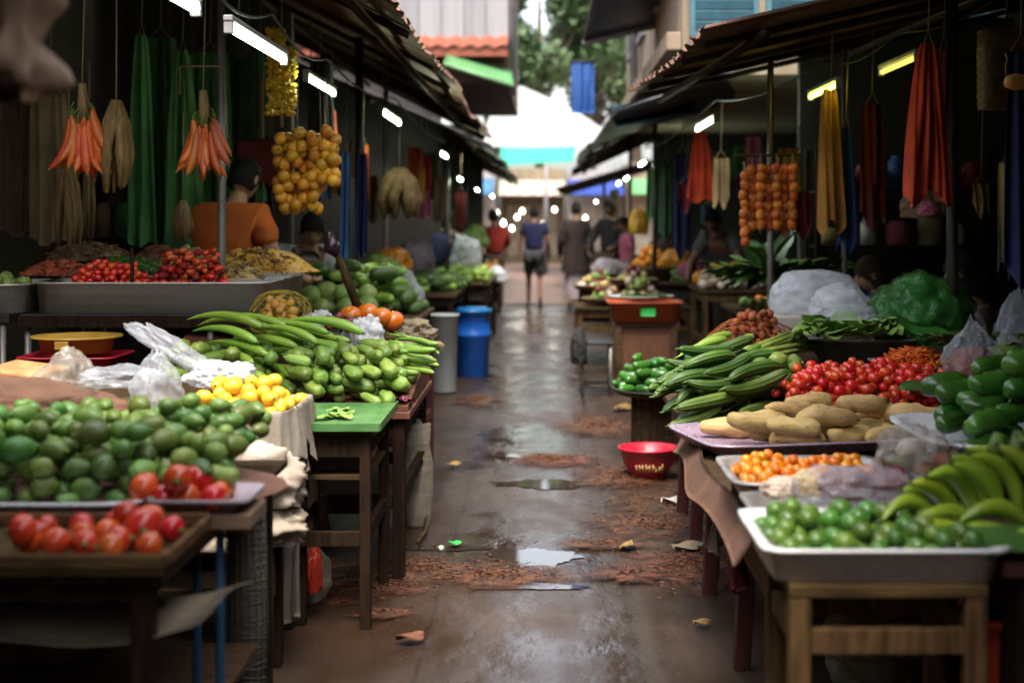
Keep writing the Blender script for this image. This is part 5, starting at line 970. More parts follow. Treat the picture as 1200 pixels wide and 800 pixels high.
stuff('carrot_shreds', chips(.16, .17, .09, 340, .035, 8, 3, .5, 0, None, mound(.16, .17, .08, 8)), 'carrot', 'bright orange carrot pieces heaped in the tin tray', 'carrot', (1.66, 6.4, .81))
single('foam_box', tray_mb(.2, .18, .13), 'foam', 'dirty white foam box under the bag of orange juice', 'box', (1.83, 5.6, .73)); single('box_riser', MB().box(-.16, .16, -.14, .14, 0, .09), 'wood_dark', 'dark riser under the dirty foam box', 'block', (1.83, 5.6, .638))
bag('knotted clear bag of orange pulp on the foam box', 1140, 440, 5.5, .22, .2, .2, ms='film', seed=111, pinch=.5); single('orange_pulp', crumple(.09, .08, .07, 112, .12), 'dried_orange', 'orange pulp inside the knotted clear bag', 'pulp', at(1140, 438, 5.5))
bag('small clear knot of plastic beside the pulp bag', 1182, 432, 6.15, .16, .17, ms='film', seed=113, pinch=.5); bag('bluish clear plastic bag at the stall end', 1200, 421, 6.6, .28, .3, ms='film', seed=115, pinch=.3)
stuff('green_peppers', leaves(120, .09, .03, 37, 1, .7, ox=.2), 'leaf', 'dark green leafy peppers behind the pulp bag', 'greens', at(1150, 402, 6.3)); table('wooden_table', 'table of leafy peppers at the stall end', 1.75, 2.8, 5.9, 6.65, .84, 'wood', 'wood_dark')
single('banana_leaf', MB().sheet(lambda u, v: (.24 * u, (v - .5) * .14 * math.sin(PI * u) ** .5, .015 * math.sin(u * 5)), 10, 6, .003), 'bananaleaf', 'folded green leaf beside the plum tomatoes', 'leaf', at(1052, 456, 5.75), (.2, 0, .1)); single('green_papaya', fruit(.26, .05, 'long', seed=3, bend=.02, ms='bottle_gourd', name='green_papaya'), None, 'long green papaya behind the cucumbers', 'papaya', at(1176, 420, 6.1), (0, .0, .2))
single('red_cloth', crumple(.09, .06, .03, 117, .3), 'cloth_red', 'crumpled red cloth scrap behind the cucumbers', 'cloth', (1.95, 6.02, .842))

for i, (x, y, rx, ry, rz, m, lb) in enumerate([(1.1, 4.6, .2, .2, .3, 'sack', 'full pale sack under the orange fruit trestle'), (1.35, 5.3, .22, .2, .34, 'burlap', 'brown sack under the sweet potato trestle'), (1.0, 6.6, .2, .2, .3, 'sack', 'pale sack under the gourd trestle'), (-1.2, 6.4, .22, .2, .34, 'burlap', 'brown sack under the gourd slope'), (-1.0, 5.6, .15, .14, .26, 'sack', 'small pale sack behind the tall stool legs'), (-1.4, 4.0, .2, .18, .3, 'burlap', 'brown sack under the mango table')]):
    single('sack', crumple(rx, ry, rz / 1.4, 300 + i, .14, pinch=.3), m, lb, 'sack', (x, y, .0 if x != -1.4 else .292))
# --- farther right stalls
t = thing('brown_cabinet', 'reddish brown wooden cabinet under the red basket tray', 'cabinet', (X(755, 12.5), 12.5, 0)); obj('cabinet_body', MB().box(-.26, .26, -.2, .2, .02, .56), 'wood_brown', t, .006); obj('cabinet_top', MB().box(-.29, .29, -.23, .23, .562, .6), 'wood_brown', t, .006)
for x in (-.24, .24): obj('corner_post', MB().box(x - .03, x + .03, -.235, -.202, 0, .56), 'wood', t, .004)
t = thing('basket_tray', 'orange red plastic basket tray with a green sticker on the cabinet', 'basket', (X(755, 12.45), 12.45, .602)); obj('basket_body', tray_mb(.31, .24, .17), 'orange_red_plastic', t); obj('sticker', MB().sheet(lambda u, v: (-.05 + .13 * u, -.242 - .004, .055 + .07 * v), 4, 4, .003), 'label_green', t); tray('pale plate of green leaves on the red basket tray', X(755, 12.45) - .3, X(755, 12.45) + .25, 12.25, 12.65, .79, .03, 'white_plastic', sq=2, name='plate')
stuff('leaf_scraps', leaves(40, .12, .03, 43, 1, .3, ox=.15), 'leaf', 'green leaves on the pale plate over the red basket', 'leaves', (X(755, 12.45), 12.45, .81))
t = thing('metal_stool', 'dark metal framed stool beside the brown cabinet', 'stool', (X(698, 12.1), 12.1, 0))
for sx in (-.12, .12):
    for sy in (-.15, .15): obj('leg', MB().tube([(sx, sy, 0), (sx, sy, .42)], .012, 8), 'metal_post', t)
obj('seat', MB().box(-.15, .15, -.18, .18, .43, .46), 'black_plastic', t, .01); obj('foot_rail', MB().tube([(-.12, -.15, .08), (.12, -.15, .08), (.12, .15, .08), (-.12, .15, .08), (-.12, -.15, .08)], .01, 6), 'dark_metal', t)
single('cloth_bundle', crumple(.07, .1, .2, 121, .2), 'cloth_black', 'black cloth bundle hanging at the stool edge', 'cloth', (X(678, 12.0), 11.9, .28))
table('market_table', 'wooden table of round woven fruit trays past the cabinet', X(672, 15), X(772, 15) + .3, 14.3, 15.8, .6, 'wood', 'wood_v', group='market tables along the far alley')
mm = [fruit(.085, .04, seed=i, bump=.08, ms=m, name='mangosteen') for i, m in enumerate(('onion_red', 'mango', 'guava', 'garlic', 'sweet_potato'))]
for i, (x, y, z) in enumerate(((.62, 14.6, .62), (.95, 14.7, .66), (.55, 15.3, .72), (.95, 15.4, .78))):
    wh = ('nearest the path', 'nearest the cabinet', 'behind by the path', 'highest at the back')[i]; single('woven_tray', MB().lathe([(.01, 0), (.22, .01), (.26, .05), (.275, .055), (.26, .062), (.215, .022), (.01, .012)], n=32), 'wicker', 'round woven tray of mixed fruit ' + wh, 'woven tray', (x, y, z), group='round woven fruit trays')
    if z > .63: single('tray_riser', MB().lathe([(.01, 0), (.2, 0), (.2, z - .602), (.01, z - .602)], n=20), 'wood_dark', 'riser under the woven tray ' + wh, 'block', (x, y, .601))
    heap('mixed_fruit', 'fruit', f'round fruit in tray {wh}', 'fruit on the woven trays', mm, 24, disc(x, y, .2, .2, .5), flat(z + .02), 130 + i, tries=6)
table('market_table', 'tan wooden table of melons past the gourd stall', X(815, 13), X(905, 13) + .3, 12.6, 13.7, .86, 'wood', 'wood_v', group='market tables along the far alley')
me_ = [fruit(.17, .08, seed=i, ms='yellow_fruit', name='yellow_melon', bump=.05) for i in range(2)]; heap('yellow_melon', 'melon', 'yellow melon on the tan wooden table', 'melons on the tan table', me_, 12, rect(1.4, 1.85, 12.8, 13.5, .3), flat(.862), 141); gl = [fruit(.1, .05, seed=i, bump=.12, ms='garlic', name='white_radish') for i in range(2)]; heap('white_radish', 'radish', 'white radish heaped before the melons', 'radishes before the melons', gl, 18, rect(1.38, 1.95, 12.62, 12.85, .2), flat(.862), 142)
table('market_table', 'dark table under the heap of oranges', X(735, 18) - .1, X(800, 18) + .5, 17.4, 18.8, .7, 'wood', 'wood_dark', group='market tables along the far alley'); single('orange_basket', MB().lathe([(.01, 0), (.26, 0), (.34, .17), (.355, .17), (.345, .185), (.01, .15)], n=32), 'wicker', 'wicker basket heaped with oranges', 'basket', (X(763, 18), 18, .702))
orr = [fruit(.11, .054, seed=1, ms='orange', name='orange')]; heap('orange', 'orange', 'bright orange in the wicker basket', 'oranges in the wicker basket', orr, 26, disc(X(763, 18), 18, .27, .27, .6), flat(.87), 143)
table('market_table', 'dark table of greens beside the melons', 1.35, 3.2, 9.6, 11.0, .84, 'wood', 'wood_dark', group='market tables along the far alley'); g = leaves(240, .42, .07, 47, .9, .5, ox=.2, droop=.6); stuff('leafy_greens', g, 'leaf', 'big heap of dark banana flower greens beside the melons', 'greens', at(915, 330, 10)); single('big_leaf', leaves(6, .5, .1, 48, .5, .8, ox=.05, droop=.3), 'bananaleaf', 'long broad leaves slanting over the dark greens', 'leaf', at(900, 322, 9.8))
tray('white box of papayas behind the white bags', 1.85, 2.15, 9.7, 10.1, .842, .13, 'foam', name='foam_box'); gp = [fruit(.14, .05, seed=i, ms='guava', name='green_papaya') for i in range(2)]; heap('green_papaya', 'papaya', 'pale green papaya beside the foam box', 'papayas beside the foam box', gp, 9, rect(1.65, 2.1, 9.7, 10.2, .2), flat(.98), 144); bucket('dark blue plastic drum behind the white bags', 1010, 0, 0, .19, 1.02, 'blue_dark', 'plastic_barrel', .95, loc=(X(1010, 8.9), 8.9, 0), cat='barrel')
far_t = [('market table behind the oranges', .75, 2., 20.5, 23), ('last market table before the plaza', .7, 2., 25, 28)]
for lb, x0, x1, y0, y1 in far_t: far_table(lb, x0, x1, y0, y1, .78)
for i, (px, py, Y, w, h, ms, lb) in enumerate([(712, 320, 19, .4, .2, 'cloth_lilac', 'pale bundle behind the woven fruit trays'), (795, 312, 16, .4, .2, 'yellow_fruit', 'yellow bundle beside the oranges'), (806, 330, 14.4, .35, .16, 'leaf', 'green bundle at the melon table'), (775, 296, 19, .35, .2, 'cloth_brown', 'brown bundle behind the oranges'), (812, 322, 14.2, .3, .14, 'cloth_pink', 'pink bundle at the melon table')]): single('bundle', crumple(w / 2, w * .4, h / 1.5, 150 + i, .2), ms, lb, 'bundle', at(px, py, Y))

# --- hanging on the right
def fruit_string(label, px, py0, Y, n, seed, dx):
    t = thing('orange_fruit_string', label, 'fruit string', at(px, py0, Y), 0, 'orange fruit strings on the cross bar'); q = random.Random(seed); me = fs
    obj('cord', MB().tube([(0, 0, .06), (.004, 0, -.03), (0, 0, -n * .056 - .03)], .005, 5), 'rope', t)
    for i in range(n):
        o = link(bpy.data.objects.new('orange_fruit', me), t); o.location = (q.uniform(-.008, .008), q.uniform(-.01, .01), -.03 - i * .056); s = q.uniform(.9, 1.1); o.scale = (s,) * 3; o.rotation_euler = (q.uniform(0, 6), PI / 2 + q.uniform(-.3, .3), q.uniform(0, 6))
fs = fruit(.072, .03, seed=5, bump=.18, ms='gold_orange', name='orange_fruit')
for i in range(7): fruit_string(f'string of orange fruit, {nth(i + 1)} from the path on the cross bar', 872 + i * 9.5, 192 + (9 if i < 1 else 0) + (i % 2) * 2, 8.6 + .05 * (i % 2), 7 if i else 8, i, 0)
single('cross_bar', MB().tube([(-.03, 0, 0), (.36, 0, 0)], .008, 8), 'wood', 'thin bar carrying the orange fruit strings', 'bar', at(868, 182, 8.62)); single('hanger_rope', MB().tube([(0, 0, 0), (0, 0, .5)], .006, 6), 'rope', 'cord holding the orange fruit bar', 'cord', at(903, 182, 8.62))
for i, (px, a, b, Y, w0, w1, ms, lb) in enumerate([(974, 104, 268, 8, 14, 32, 'cloth_yellow', 'long mustard yellow cloth hanging by the thin post'), (992, 150, 292, 8.1, 12, 26, 'cloth_blue', 'faded blue cloth hanging beside the mustard cloth'), (1022, 122, 262, 8.8, 22, 28, 'cloth_darkred', 'dark red cloth hanging behind the blue cloth'), (1088, 52, 236, 6.6, 16, 58, 'cloth_scarf', 'bright red scarf hanging on the dark post'), (1106, 60, 228, 6.9, 16, 20, 'cloth_darkred', 'deeper red scarf behind the bright red scarf'), (1196, 60, 330, 6.2, 34, 36, 'cloth_navy', 'dark blue curtain at the stall end'), (1150, 215, 250, 9, 18, 16, 'cloth_tan', 'tan roll of cloth hanging behind the seated seller'), (1180, 190, 320, 8.2, 14, 26, 'cloth_cream', 'twisted cream cloth hanging beside the dark blue curtain'),
        (800, 180, 300, 13, 18, 22, 'cloth_navy', 'navy cloth hanging behind the melons'), (780, 190, 280, 14, 12, 16, 'cloth_darkgreen', 'dark green cloth hanging behind the navy cloth'), (828, 180, 235, 12.2, 26, 22, 'cloth_brown', 'brown cloth hanging above the bending seller'), (805, 215, 245, 12.6, 26, 20, 'cloth_darkred', 'short dark red cloth above the melons'), (845, 185, 240, 11.6, 18, 18, 'cloth_tan', 'tan cloth hanging near the orange fruit strings'), (935, 225, 275, 9.6, 30, 34, 'cloth_darkred', 'dark red cloth low behind the orange fruit strings'), (762, 200, 260, 17, 8, 10, 'cloth_green', 'slim green cloth hanging over the oranges'), (720, 222, 262, 22, 10, 12, 'cloth_tan', 'tan cloth hanging by the far lamp')]): cloth(lb, px, a, b, Y, w0, w1, ms, 2.6 if ms == 'cloth_scarf' else 1.3, .06 if ms == 'cloth_scarf' else .04, 160 + i, ragged=.05)
CN = {'cloth_maroon': 'maroon', 'cloth_yellow': 'yellow', 'cloth_green': 'green', 'cloth_skyblue': 'light blue', 'cloth_orange': 'orange', 'cloth_tan': 'tan', 'cloth_brown': 'brown', 'cloth_pink': 'pink'}
HQ = random.Random(77)
for side, x0, ys, where in ((-1, -1.75, (9.6, 10.3, 12.4, 13.1, 13.9, 14.7, 15.4, 16.2), 'seen past the yellow fruit net'), (1, 1.75, (9.9, 12.1, 12.9, 13.6, 14.4, 15.2, 16., 17.4), 'seen above the far right stalls')):
    for i, y in enumerate(ys):
        m = list(CN)[(i * 3 + (side > 0)) % 8]; x = side * HQ.uniform(1.2, 2.1); zt_ = HQ.uniform(1.95, 2.25); o_ = single('hanging_cloth', cloth_mb(HQ.uniform(.08, .16), HQ.uniform(.12, .26), HQ.uniform(.3, .6), 1.5, .03, i + 5), m, f'{CN[m]} goods hanging {nth(i + 1)} along the back of the lane, ' + ('orange shirt side' if side < 0 else 'melon side'), 'cloth', (x, y, zt_), group='goods hung along the lane')
HP = [fruit(.09, .042, seed=i, bump=.15, ms=m, name='squash') for i, m in enumerate(('yellow_fruit', 'leaf_pale', 'guava', 'persimmon'))]
heap('squash', 'squash', 'mixed squash on the greens table', 'mixed squashes beside the greens', HP, 40, rect(1.4, 2.3, 10.1, 10.9, .3), flat(.842), 201)
heap('squash', 'squash', 'mixed squash behind the oranges', 'mixed squashes behind the oranges', HP, 40, rect(.78, 1.7, 20.6, 22.6, .3), flat(.782), 202)
heap('squash', 'squash', 'mixed squash on the last right table', 'mixed squashes on the last table', HP, 30, rect(.75, 1.6, 25.1, 27.5, .3), flat(.782), 203)
heap('squash', 'squash', 'mixed squash behind the far red shirted man', 'mixed squashes at the far red shirt', HP, 40, rect(-1.7, -.75, 20.5, 22.4, .3), flat(.782), 204)
single('hanging_sack', crumple(.11, .09, .2, 171, .15), 'yellow_fruit', 'yellow sack hanging above the oranges', 'sack', at(748, 274, 16.4)); single('dry_bundle', crumple(.12, .1, .12, 173, .2), 'cloth_tan', 'tan dry bundle hanging below the red scarf', 'bundle', at(1082, 255, 7.6)); single('flower_bundle', crumple(.045, .04, .05, 175, .25), 'cloth_pink', 'small pink bundle below the red scarf', 'bundle', at(1088, 252, 7.4))
def wicker(label, p, w, d, h):
    t = thing('hanging_basket', label, 'basket', p); g = MB()
    for i in range(int(h / .02)):
        z = i * .02; g.lathe([(1 + .02 * (i % 2), z), (1.03 + .02 * (i % 2), z + .01), (1 + .02 * (i % 2), z + .02)], n=40, sq=(w / 2, d / 2, 5), wob=.05)
    obj('woven_side', g, 'wicker', t); obj('basket_bottom', MB().lathe([(.01, 0), (.98, 0), (.98, .01), (.01, .01)], n=40, sq=(w / 2, d / 2, 5)), 'wicker', t); obj('cord', MB().tube([(0, 0, h), (0, .0, h + .4)], .005, 5), 'rope', t); return t
wicker('square wicker basket hanging at the top of the red scarf stall', at(1180, 128, 7.2), .26, .2, .4); t = thing('dried_fish', 'orange brown dried fish on a wire hook before the wicker basket', 'dried fish', at(1196, 96, 5.6)); obj('fish_body', fruit(.13, .03, 'long', seed=4, bump=.2, ms='ginger', name='fish_body', tip=.03), None, t); obj('wire_hook', MB().tube([(-.055, 0, .02), (-.06, 0, .06), (-.05, 0, .09), (-.06, 0, .11)], .003, 5), 'metal_post', t)
# shelves of goods deep in the right stalls
def shelf_rack(label, x0, x1, y0, y1, levels, seed):
    t = thing('shelf_rack', label, 'shelf', ((x0 + x1) / 2, (y0 + y1) / 2, 0)); w, d = (x1 - x0) / 2, (y1 - y0) / 2
    for z in levels: obj('shelf_board', MB().box(-w, w, -d, d, z - .02, z), 'wood_dark', t, .003)
    for sx in (-1, 1):
        for sy in (-1, 1): obj('upright', MB().box(sx * w - .02, sx * w + .02, sy * d - .02, sy * d + .02, 0, levels[-1] + .3), 'wood_dark', t, .003)
    q = random.Random(seed); cols = ['cloth_tan', 'cloth_cream', 'cloth_green', 'cloth_maroon', 'cloth_blue', 'yellow_plastic', 'white_plastic', 'cloth_brown', 'dried_orange', 'cloth_pink']; k = 0
    for li_, z in enumerate(levels):
        x = x0 + .12
        j = 0
        while x < x1 - .1:
            r = q.uniform(.05, .09); h = q.uniform(.12, .26); j += 1; m = q.choice(cols); p = (x, y0 + d * .7, z + .001)
            col = m.split('_')[-1] if m.startswith('cloth') else m.split('_')[0]
            single('jar', MB().lathe([(.01, 0), (r, 0), (r, h * .8), (r * .7, h * .9), (r * .72, h), (.01, h)], n=20), m, f'{col} jar, {nth(j)} from the path on the {nth(li_ + 1)} board up of the {label.split(" at ")[0].split(" with ")[0]}', 'jar', p, group='jars on the ' + label.split(' with ')[0]); x += 2 * r + q.uniform(.01, .12)
shelf_rack('dark rack with jars behind the seated sellers', 1.95, 3.3, 10.2, 10.6, (.9, 1.3, 1.7), 3); shelf_rack('tall rack with jars behind the green cloths', -3.4, -2.1, 10.4, 10.8, (.9, 1.35, 1.8), 5)

# ================================================================== PEOPLE
def skin_mesh(V, E, rad, root, subs=2):
    me = bpy.data.meshes.new('skin_base'); me.from_pydata(V, E, []); o = link(bpy.data.objects.new('skin_base', me)); o.modifiers.new('skin', 'SKIN').use_smooth_shade = True
    for i, r in enumerate(rad):
        s = me.skin_vertices[0].data[i]; s.radius = (r, r) if not hasattr(r, '__len__') else r; s.use_root = (i == root)
    o.modifiers.new('sub', 'SUBSURF').levels = subs; o.modifiers[-1].render_levels = subs
    dg = bpy.context.evaluated_depsgraph_get(); dg.update(); e = o.evaluated_get(dg).to_mesh(); V2 = [v.co.copy() for v in e.vertices]; F2 = [tuple(p.vertices) for p in e.polygons]
    o.evaluated_get(dg).to_mesh_clear(); bpy.data.objects.remove(o); bpy.data.meshes.remove(me); return V2, F2
J0 = dict(pel=(0, 0, .95), wst=(0, 0, 1.08), che=(0, 0, 1.27), nb=(0, -.01, 1.43), nk=(0, .005, 1.485), hd=(0, .02, 1.535),
          shl=(-.17, 0, 1.385), ell=(-.235, -.03, 1.1), wrl=(-.25, .04, .86), hal=(-.25, .06, .79), shr=(.17, 0, 1.385), elr=(.235, -.03, 1.1), wrr=(.25, .04, .86), har=(.25, .06, .79),
          hil=(-.09, 0, .9), knl=(-.1, .03, .5), anl=(-.1, -.02, .08), tol=(-.11, .15, .025), hir=(.09, 0, .9), knr=(.1, .03, .5), anr=(.1, -.02, .08), tor=(.11, .15, .025))
RAD = dict(pel=(.155, .11), wst=(.13, .095), che=(.155, .105), nb=(.085, .07), nk=.052, hd=.055, sh=.06, el=.041, wr=.028, ha=(.036, .018), hi=.085, kn=.055, an=.038, to=(.035, .022))
EDG = [('pel', 'wst'), ('wst', 'che'), ('che', 'nb'), ('nb', 'nk'), ('nk', 'hd')] + [e for s in 'lr' for e in (('che', 'sh' + s), ('sh' + s, 'el' + s), ('el' + s, 'wr' + s), ('wr' + s, 'ha' + s), ('pel', 'hi' + s), ('hi' + s, 'kn' + s), ('kn' + s, 'an' + s), ('an' + s, 'to' + s))]
def rad(k, add=0, mul=1):
    r = RAD.get(k, RAD.get(k[:2])); return tuple(x * mul + add for x in r) if hasattr(r, '__len__') else r * mul + add
def part_skin(J, keys, add, mul=1, over={}):
    E = [(a, b) for a, b in EDG if a in keys and b in keys]; ks = [k for k in keys]; ix = {k: i for i, k in enumerate(ks)}
    return skin_mesh([J[k] for k in ks], [(ix[a], ix[b]) for a, b in E], [over.get(k, rad(k, add, mul)) for k in ks], ix['pel'] if 'pel' in ix else 0)
def person(label, loc, yaw, pose=None, h=1.7, skin='skin', hair='hair', shirt='cloth_navy', lower='cloth_grey', kind='shorts', sleeve='short', hair_long=0., chest_mark=None, group=None):
    J = {k: Vector(v) for k, v in J0.items()}
    for k, v in (pose or {}).items(): J[k] = Vector(v)
    t = thing('person', label, 'person', loc, yaw, group); t.scale = (h / 1.72,) * 3
    V, Fc = part_skin(J, list(J0), 0); g = MB().add(V, Fc)
    H = J['hd'] + (J['hd'] - J['nk']).normalized() * .085; up = (J['hd'] - J['nk']).normalized(); fw = Vector((0, 1, 0)); fw = (fw - up * fw.dot(up)).normalized(); rt = fw.cross(up)
    def hp(x, y, z): return H + rt * x + fw * y + up * z
    HV = []; nu, nv = 14, 20
    for i in range(nu + 1):
        a = PI * i / nu
        for j in range(nv):
            b = 2 * PI * j / nv; x, y, z = math.sin(a) * math.cos(b) * .076, math.sin(a) * math.sin(b) * .096, math.cos(a) * .118
            if z < 0: x *= 1 + z * 2.2; y = y * (1 + z * 1.2) + (-z) * .12
            if y > .05 and abs(x) < .016 and -.05 < z < .02: y += .024 * (1 - abs(x) / .016)
            if y > .05 and .0 < z < .03 and .018 < abs(x) < .05: y -= .01
            if y > .05 and abs(z + .068) < .012 and abs(x) < .03: y += .006
            HV.append(hp(x, y, z))
    g.add(HV, [(i * nv + j, (i + 1) * nv + j, (i + 1) * nv + (j + 1) % nv, i * nv + (j + 1) % nv) for i in range(nu) for j in range(nv)])
    for s in (-1, 1): g.lathe([(.001, -.006), (.02, -.004), (.024, .004), (.012, .009), (.001, .006)], (0, 0, 0), 10); k = len(g.v) - 50; g.v[k:] = [tuple(hp(s * (.077 + p[2]), p[0] * .7 - .005, p[1] * 1.3 - .01)) for p in g.v[k:]]
    for sd in 'lr':        # five bent fingers rooted in each palm
        w, a = J['wr' + sd], J['ha' + sd]; d = (a - w).normalized(); ax = Vector((0, 1, 0)) if abs(d.y) < .8 else Vector((1, 0, 0)); ax = (ax - d * ax.dot(d)).normalized(); nn = d.cross(ax) * (1 if sd == 'l' else -1)
        for i, ln in enumerate((.062, .075, .08, .07)):
            b = a + ax * (.027 - .018 * i) - d * .012; g.tube([b, b + d * ln * .5 + nn * .004, b + d * ln * .85 + nn * .016, b + d * ln + nn * .03], [.009, .0085, .0075, .005], 6)
        b = a + ax * .03 - d * .045; g.tube([b, b + d * .025 + ax * .022, b + d * .055 + ax * .03 + nn * .01], [.011, .0095, .006], 6)
    obj('body', g, skin, t)
    for s in (-1, 1): obj('eye', MB().lathe([(.001, -.009), (.008, -.004), (.008, .004), (.001, .009)], hp(s * .032, .085, .012), 8), 'eye', t)
    g = MB(); HV = []
    for i in range(11):
        a = (PI * (.72 + hair_long * .16)) * i / 10
        for j in range(nv):
            b = 2 * PI * j / nv; fr = max(0, math.sin(b)); aa = a * (1 - .5 * fr ** .6); n_ = noise.noise(Vector((b * 3, aa * 5, 1.3))) * .012
            z = math.cos(aa); HV.append(hp(math.sin(aa) * math.cos(b) * (.086 + n_), math.sin(aa) * math.sin(b) * (.106 + n_), z * (.13 + n_) - (hair_long * .14 * max(0, -z) if fr < .3 else 0)))
    g.add(HV, [(i * nv + j, (i + 1) * nv + j, (i + 1) * nv + (j + 1) % nv, i * nv + (j + 1) % nv) for i in range(10) for j in range(nv)]); obj('hair', g, hair, t)
    # clothes: looser skins over the same joints
    JJ = dict(J); keys = ['pel', 'wst', 'che', 'nb', 'shl', 'ell', 'shr', 'elr'] + (['wrl', 'wrr'] if sleeve == 'long' else [])
    if sleeve == 'short':
        for s in 'lr': JJ['el' + s] = J['sh' + s].lerp(J['el' + s], .62)
    over = {'el' + s: .062 for s in 'lr'} if sleeve == 'short' else {'wr' + s: .045 for s in 'lr'}; over['nb'] = (.1, .085)
    V, Fc = part_skin(JJ, keys, .03, 1.06, over); V = [p + Vector((noise.noise(Vector((p.x * 9, p.y * 9, p.z * 16))), noise.noise(Vector((p.x * 8 + 5, p.y * 9, p.z * 18))), .4 * noise.noise(Vector((p.x * 9, p.y * 9 + 9, p.z * 9))))) * .016 for p in V]; obj('shirt', MB().add(V, Fc), shirt, t)
    if kind == 'robe':
        c = J['wst']; obj('robe_skirt', MB().grid(lambda u, v: Vector((math.cos(2 * PI * v) * (.165 + .08 * u + .012 * math.sin(14 * PI * v) * u), math.sin(2 * PI * v) * (.125 + .09 * u + .012 * math.sin(12 * PI * v + 1) * u), c.z + .02 - u * .5)), 10, 48), shirt, t)
    if kind in ('skirt', 'robe'):
        zb = .12; obj('skirt', MB().grid(lambda u, v: Vector((math.cos(2 * PI * v) * (.15 + .05 * u + .014 * math.sin(16 * PI * v) * u), math.sin(2 * PI * v) * (.115 + .1 * u + .014 * math.sin(12 * PI * v + 1) * u), J['wst'].z - .05 - u * (J['wst'].z - .05 - zb))), 10, 48), lower, t)
    else:
        JJ = dict(J); ks = ['pel', 'hil', 'knl', 'hir', 'knr'] + (['anl', 'anr'] if kind == 'trousers' else [])
        over = {'an' + s: .06 for s in 'lr'} if kind == 'trousers' else {'kn' + s: .098 for s in 'lr'}
        over.update({'hi' + s: .11 for s in 'lr'}); V, Fc = part_skin(JJ, ks, .022, 1.03, over); obj('shorts' if kind == 'shorts' else 'trousers', MB().add(V, Fc), lower, t)
    for s in 'lr':
        a, b = J['an' + s], J['to' + s]; d = (b - a); d.z = 0; d = d.normalized() if d.length > .01 else Vector((0, 1, 0)); c = a - Vector((0, 0, a.z)) + d * .07; c.z = max(.0, min(a.z, b.z) - .028)
        obj('sandal', MB().lathe([(.01, 0), (.9, 0), (1, .008), (.9, .016), (.01, .016)], n=20, sq=(.045, .13, 2.6)), 'sandal', t).location = c; t.children[-1].rotation_euler = (0, 0, math.atan2(d.y, d.x) - PI / 2)
    if chest_mark: obj('printed_patch', MB().sheet(lambda u, v: (-.1 + .2 * u + .02 * math.sin(v * 6), -.135 - .02 * math.sin(PI * u), 1.0 + .22 * v), 8, 8, .004), chest_mark, t)
    return t
walk = dict(knl=(-.095, .13, .52), anl=(-.1, .12, .1), tol=(-.105, .28, .03), knr=(.1, .0, .5), anr=(.105, -.2, .13), tor=(.11, -.06, .03), wrl=(-.26, -.06, .87), hal=(-.26, -.06, .8), wrr=(.26, .12, .87), har=(.26, .15, .8))
walk2 = {}
for k, v in walk.items(): walk2[k[:-1] + ('r' if k[-1] == 'l' else 'l')] = (-v[0], v[1], v[2])
person('man in blue T-shirt and dark grey shorts walking away down the alley', (X(626, 24), 24, .004), 0, walk, 1.68, shirt='cloth_navy', lower='cloth_charcoal')
person('man in long brown plaid shirt and pale skirt walking away', (X(675, 23.2), 23.2, .004), 0, walk2, 1.74, shirt='plaid', lower='cloth_lilac', kind='robe', sleeve='long')
reach = dict(ell=(-.27, .1, 1.15), wrl=(-.2, .3, 1.05), hal=(-.18, .37, 1.04), elr=(.27, .1, 1.15), wrr=(.2, .3, 1.05), har=(.18, .37, 1.04))
person('person in red shirt standing at the far oranges', (X(579, 22.6), 22.6, .0), R(20), reach, 1.62, shirt='cloth_redshirt', lower='cloth_brown', kind='trousers', sleeve='long')
lean = dict(che=(0, .06, 1.27), nb=(0, .1, 1.43), nk=(0, .125, 1.48), hd=(.0, .155, 1.53), shl=(-.18, .07, 1.385), shr=(.18, .07, 1.385), ell=(-.26, .16, 1.13), wrl=(-.22, .38, 1.07), hal=(-.21, .45, 1.06), elr=(.26, .1, 1.12), wrr=(.3, .34, 1.04), har=(.31, .41, 1.03))
person('seller in orange shirt seen from behind at the steel counter', (X(264, 8.45), 8.45, .0), R(-20), lean, 1.86, 'skin_light', shirt='cloth_orange', lower='cloth_grey', kind='trousers', group=None)
single('step_board', MB().box(-.4, .4, -.3, .3, 0, .03), 'wood', 'low board behind the steel counter', 'board', (-2.5, 9.3, 0))
bend = dict(wst=(0, .05, 1.06), che=(0, .2, 1.2), nb=(0, .3, 1.31), nk=(0, .36, 1.36), hd=(0, .4, 1.41), shl=(-.17, .25, 1.29), shr=(.17, .25, 1.29), ell=(-.25, .4, 1.05), wrl=(-.2, .58, .94), hal=(-.19, .64, .9), elr=(.25, .4, 1.05), wrr=(.2, .58, .94), har=(.19, .64, .9))
person('person in white shirt with red patch bending behind the yellow fruit', (X(352, 9.9), 9.9, 0), R(-160), bend, 1.66, 'skin_light', shirt='cloth_shirt', lower='cloth_black', kind='trousers', chest_mark='cloth_red')
person('person in pale blouse and navy apron at the tables past the barrel', (X(528, 19), 19, 0), R(-60), reach, 1.58, shirt='cloth_shirt', lower='cloth_navy', kind='skirt')
person('person in navy top behind the tall white bag', (X(505, 17), 17, 0), R(-50), bend, 1.62, shirt='cloth_navy', lower='cloth_brown', kind='trousers')
person('person in dark clothes standing before the far lamps', (X(716, 21), 21, 0), R(150), reach, 1.75, shirt='cloth_black', lower='cloth_brown', kind='trousers', sleeve='long')
person('person in pink and red top standing behind the oranges', (X(735, 20.2), 20.2, 0), R(100), None, 1.5, shirt='cloth_pink', lower='cloth_cream', kind='skirt')
person('dark haired seller in grey shirt bending over the melons', (X(862, 13.9), 14.3, 0), R(150), bend, 1.72, shirt='cloth_grey', lower='cloth_brown', kind='trousers')
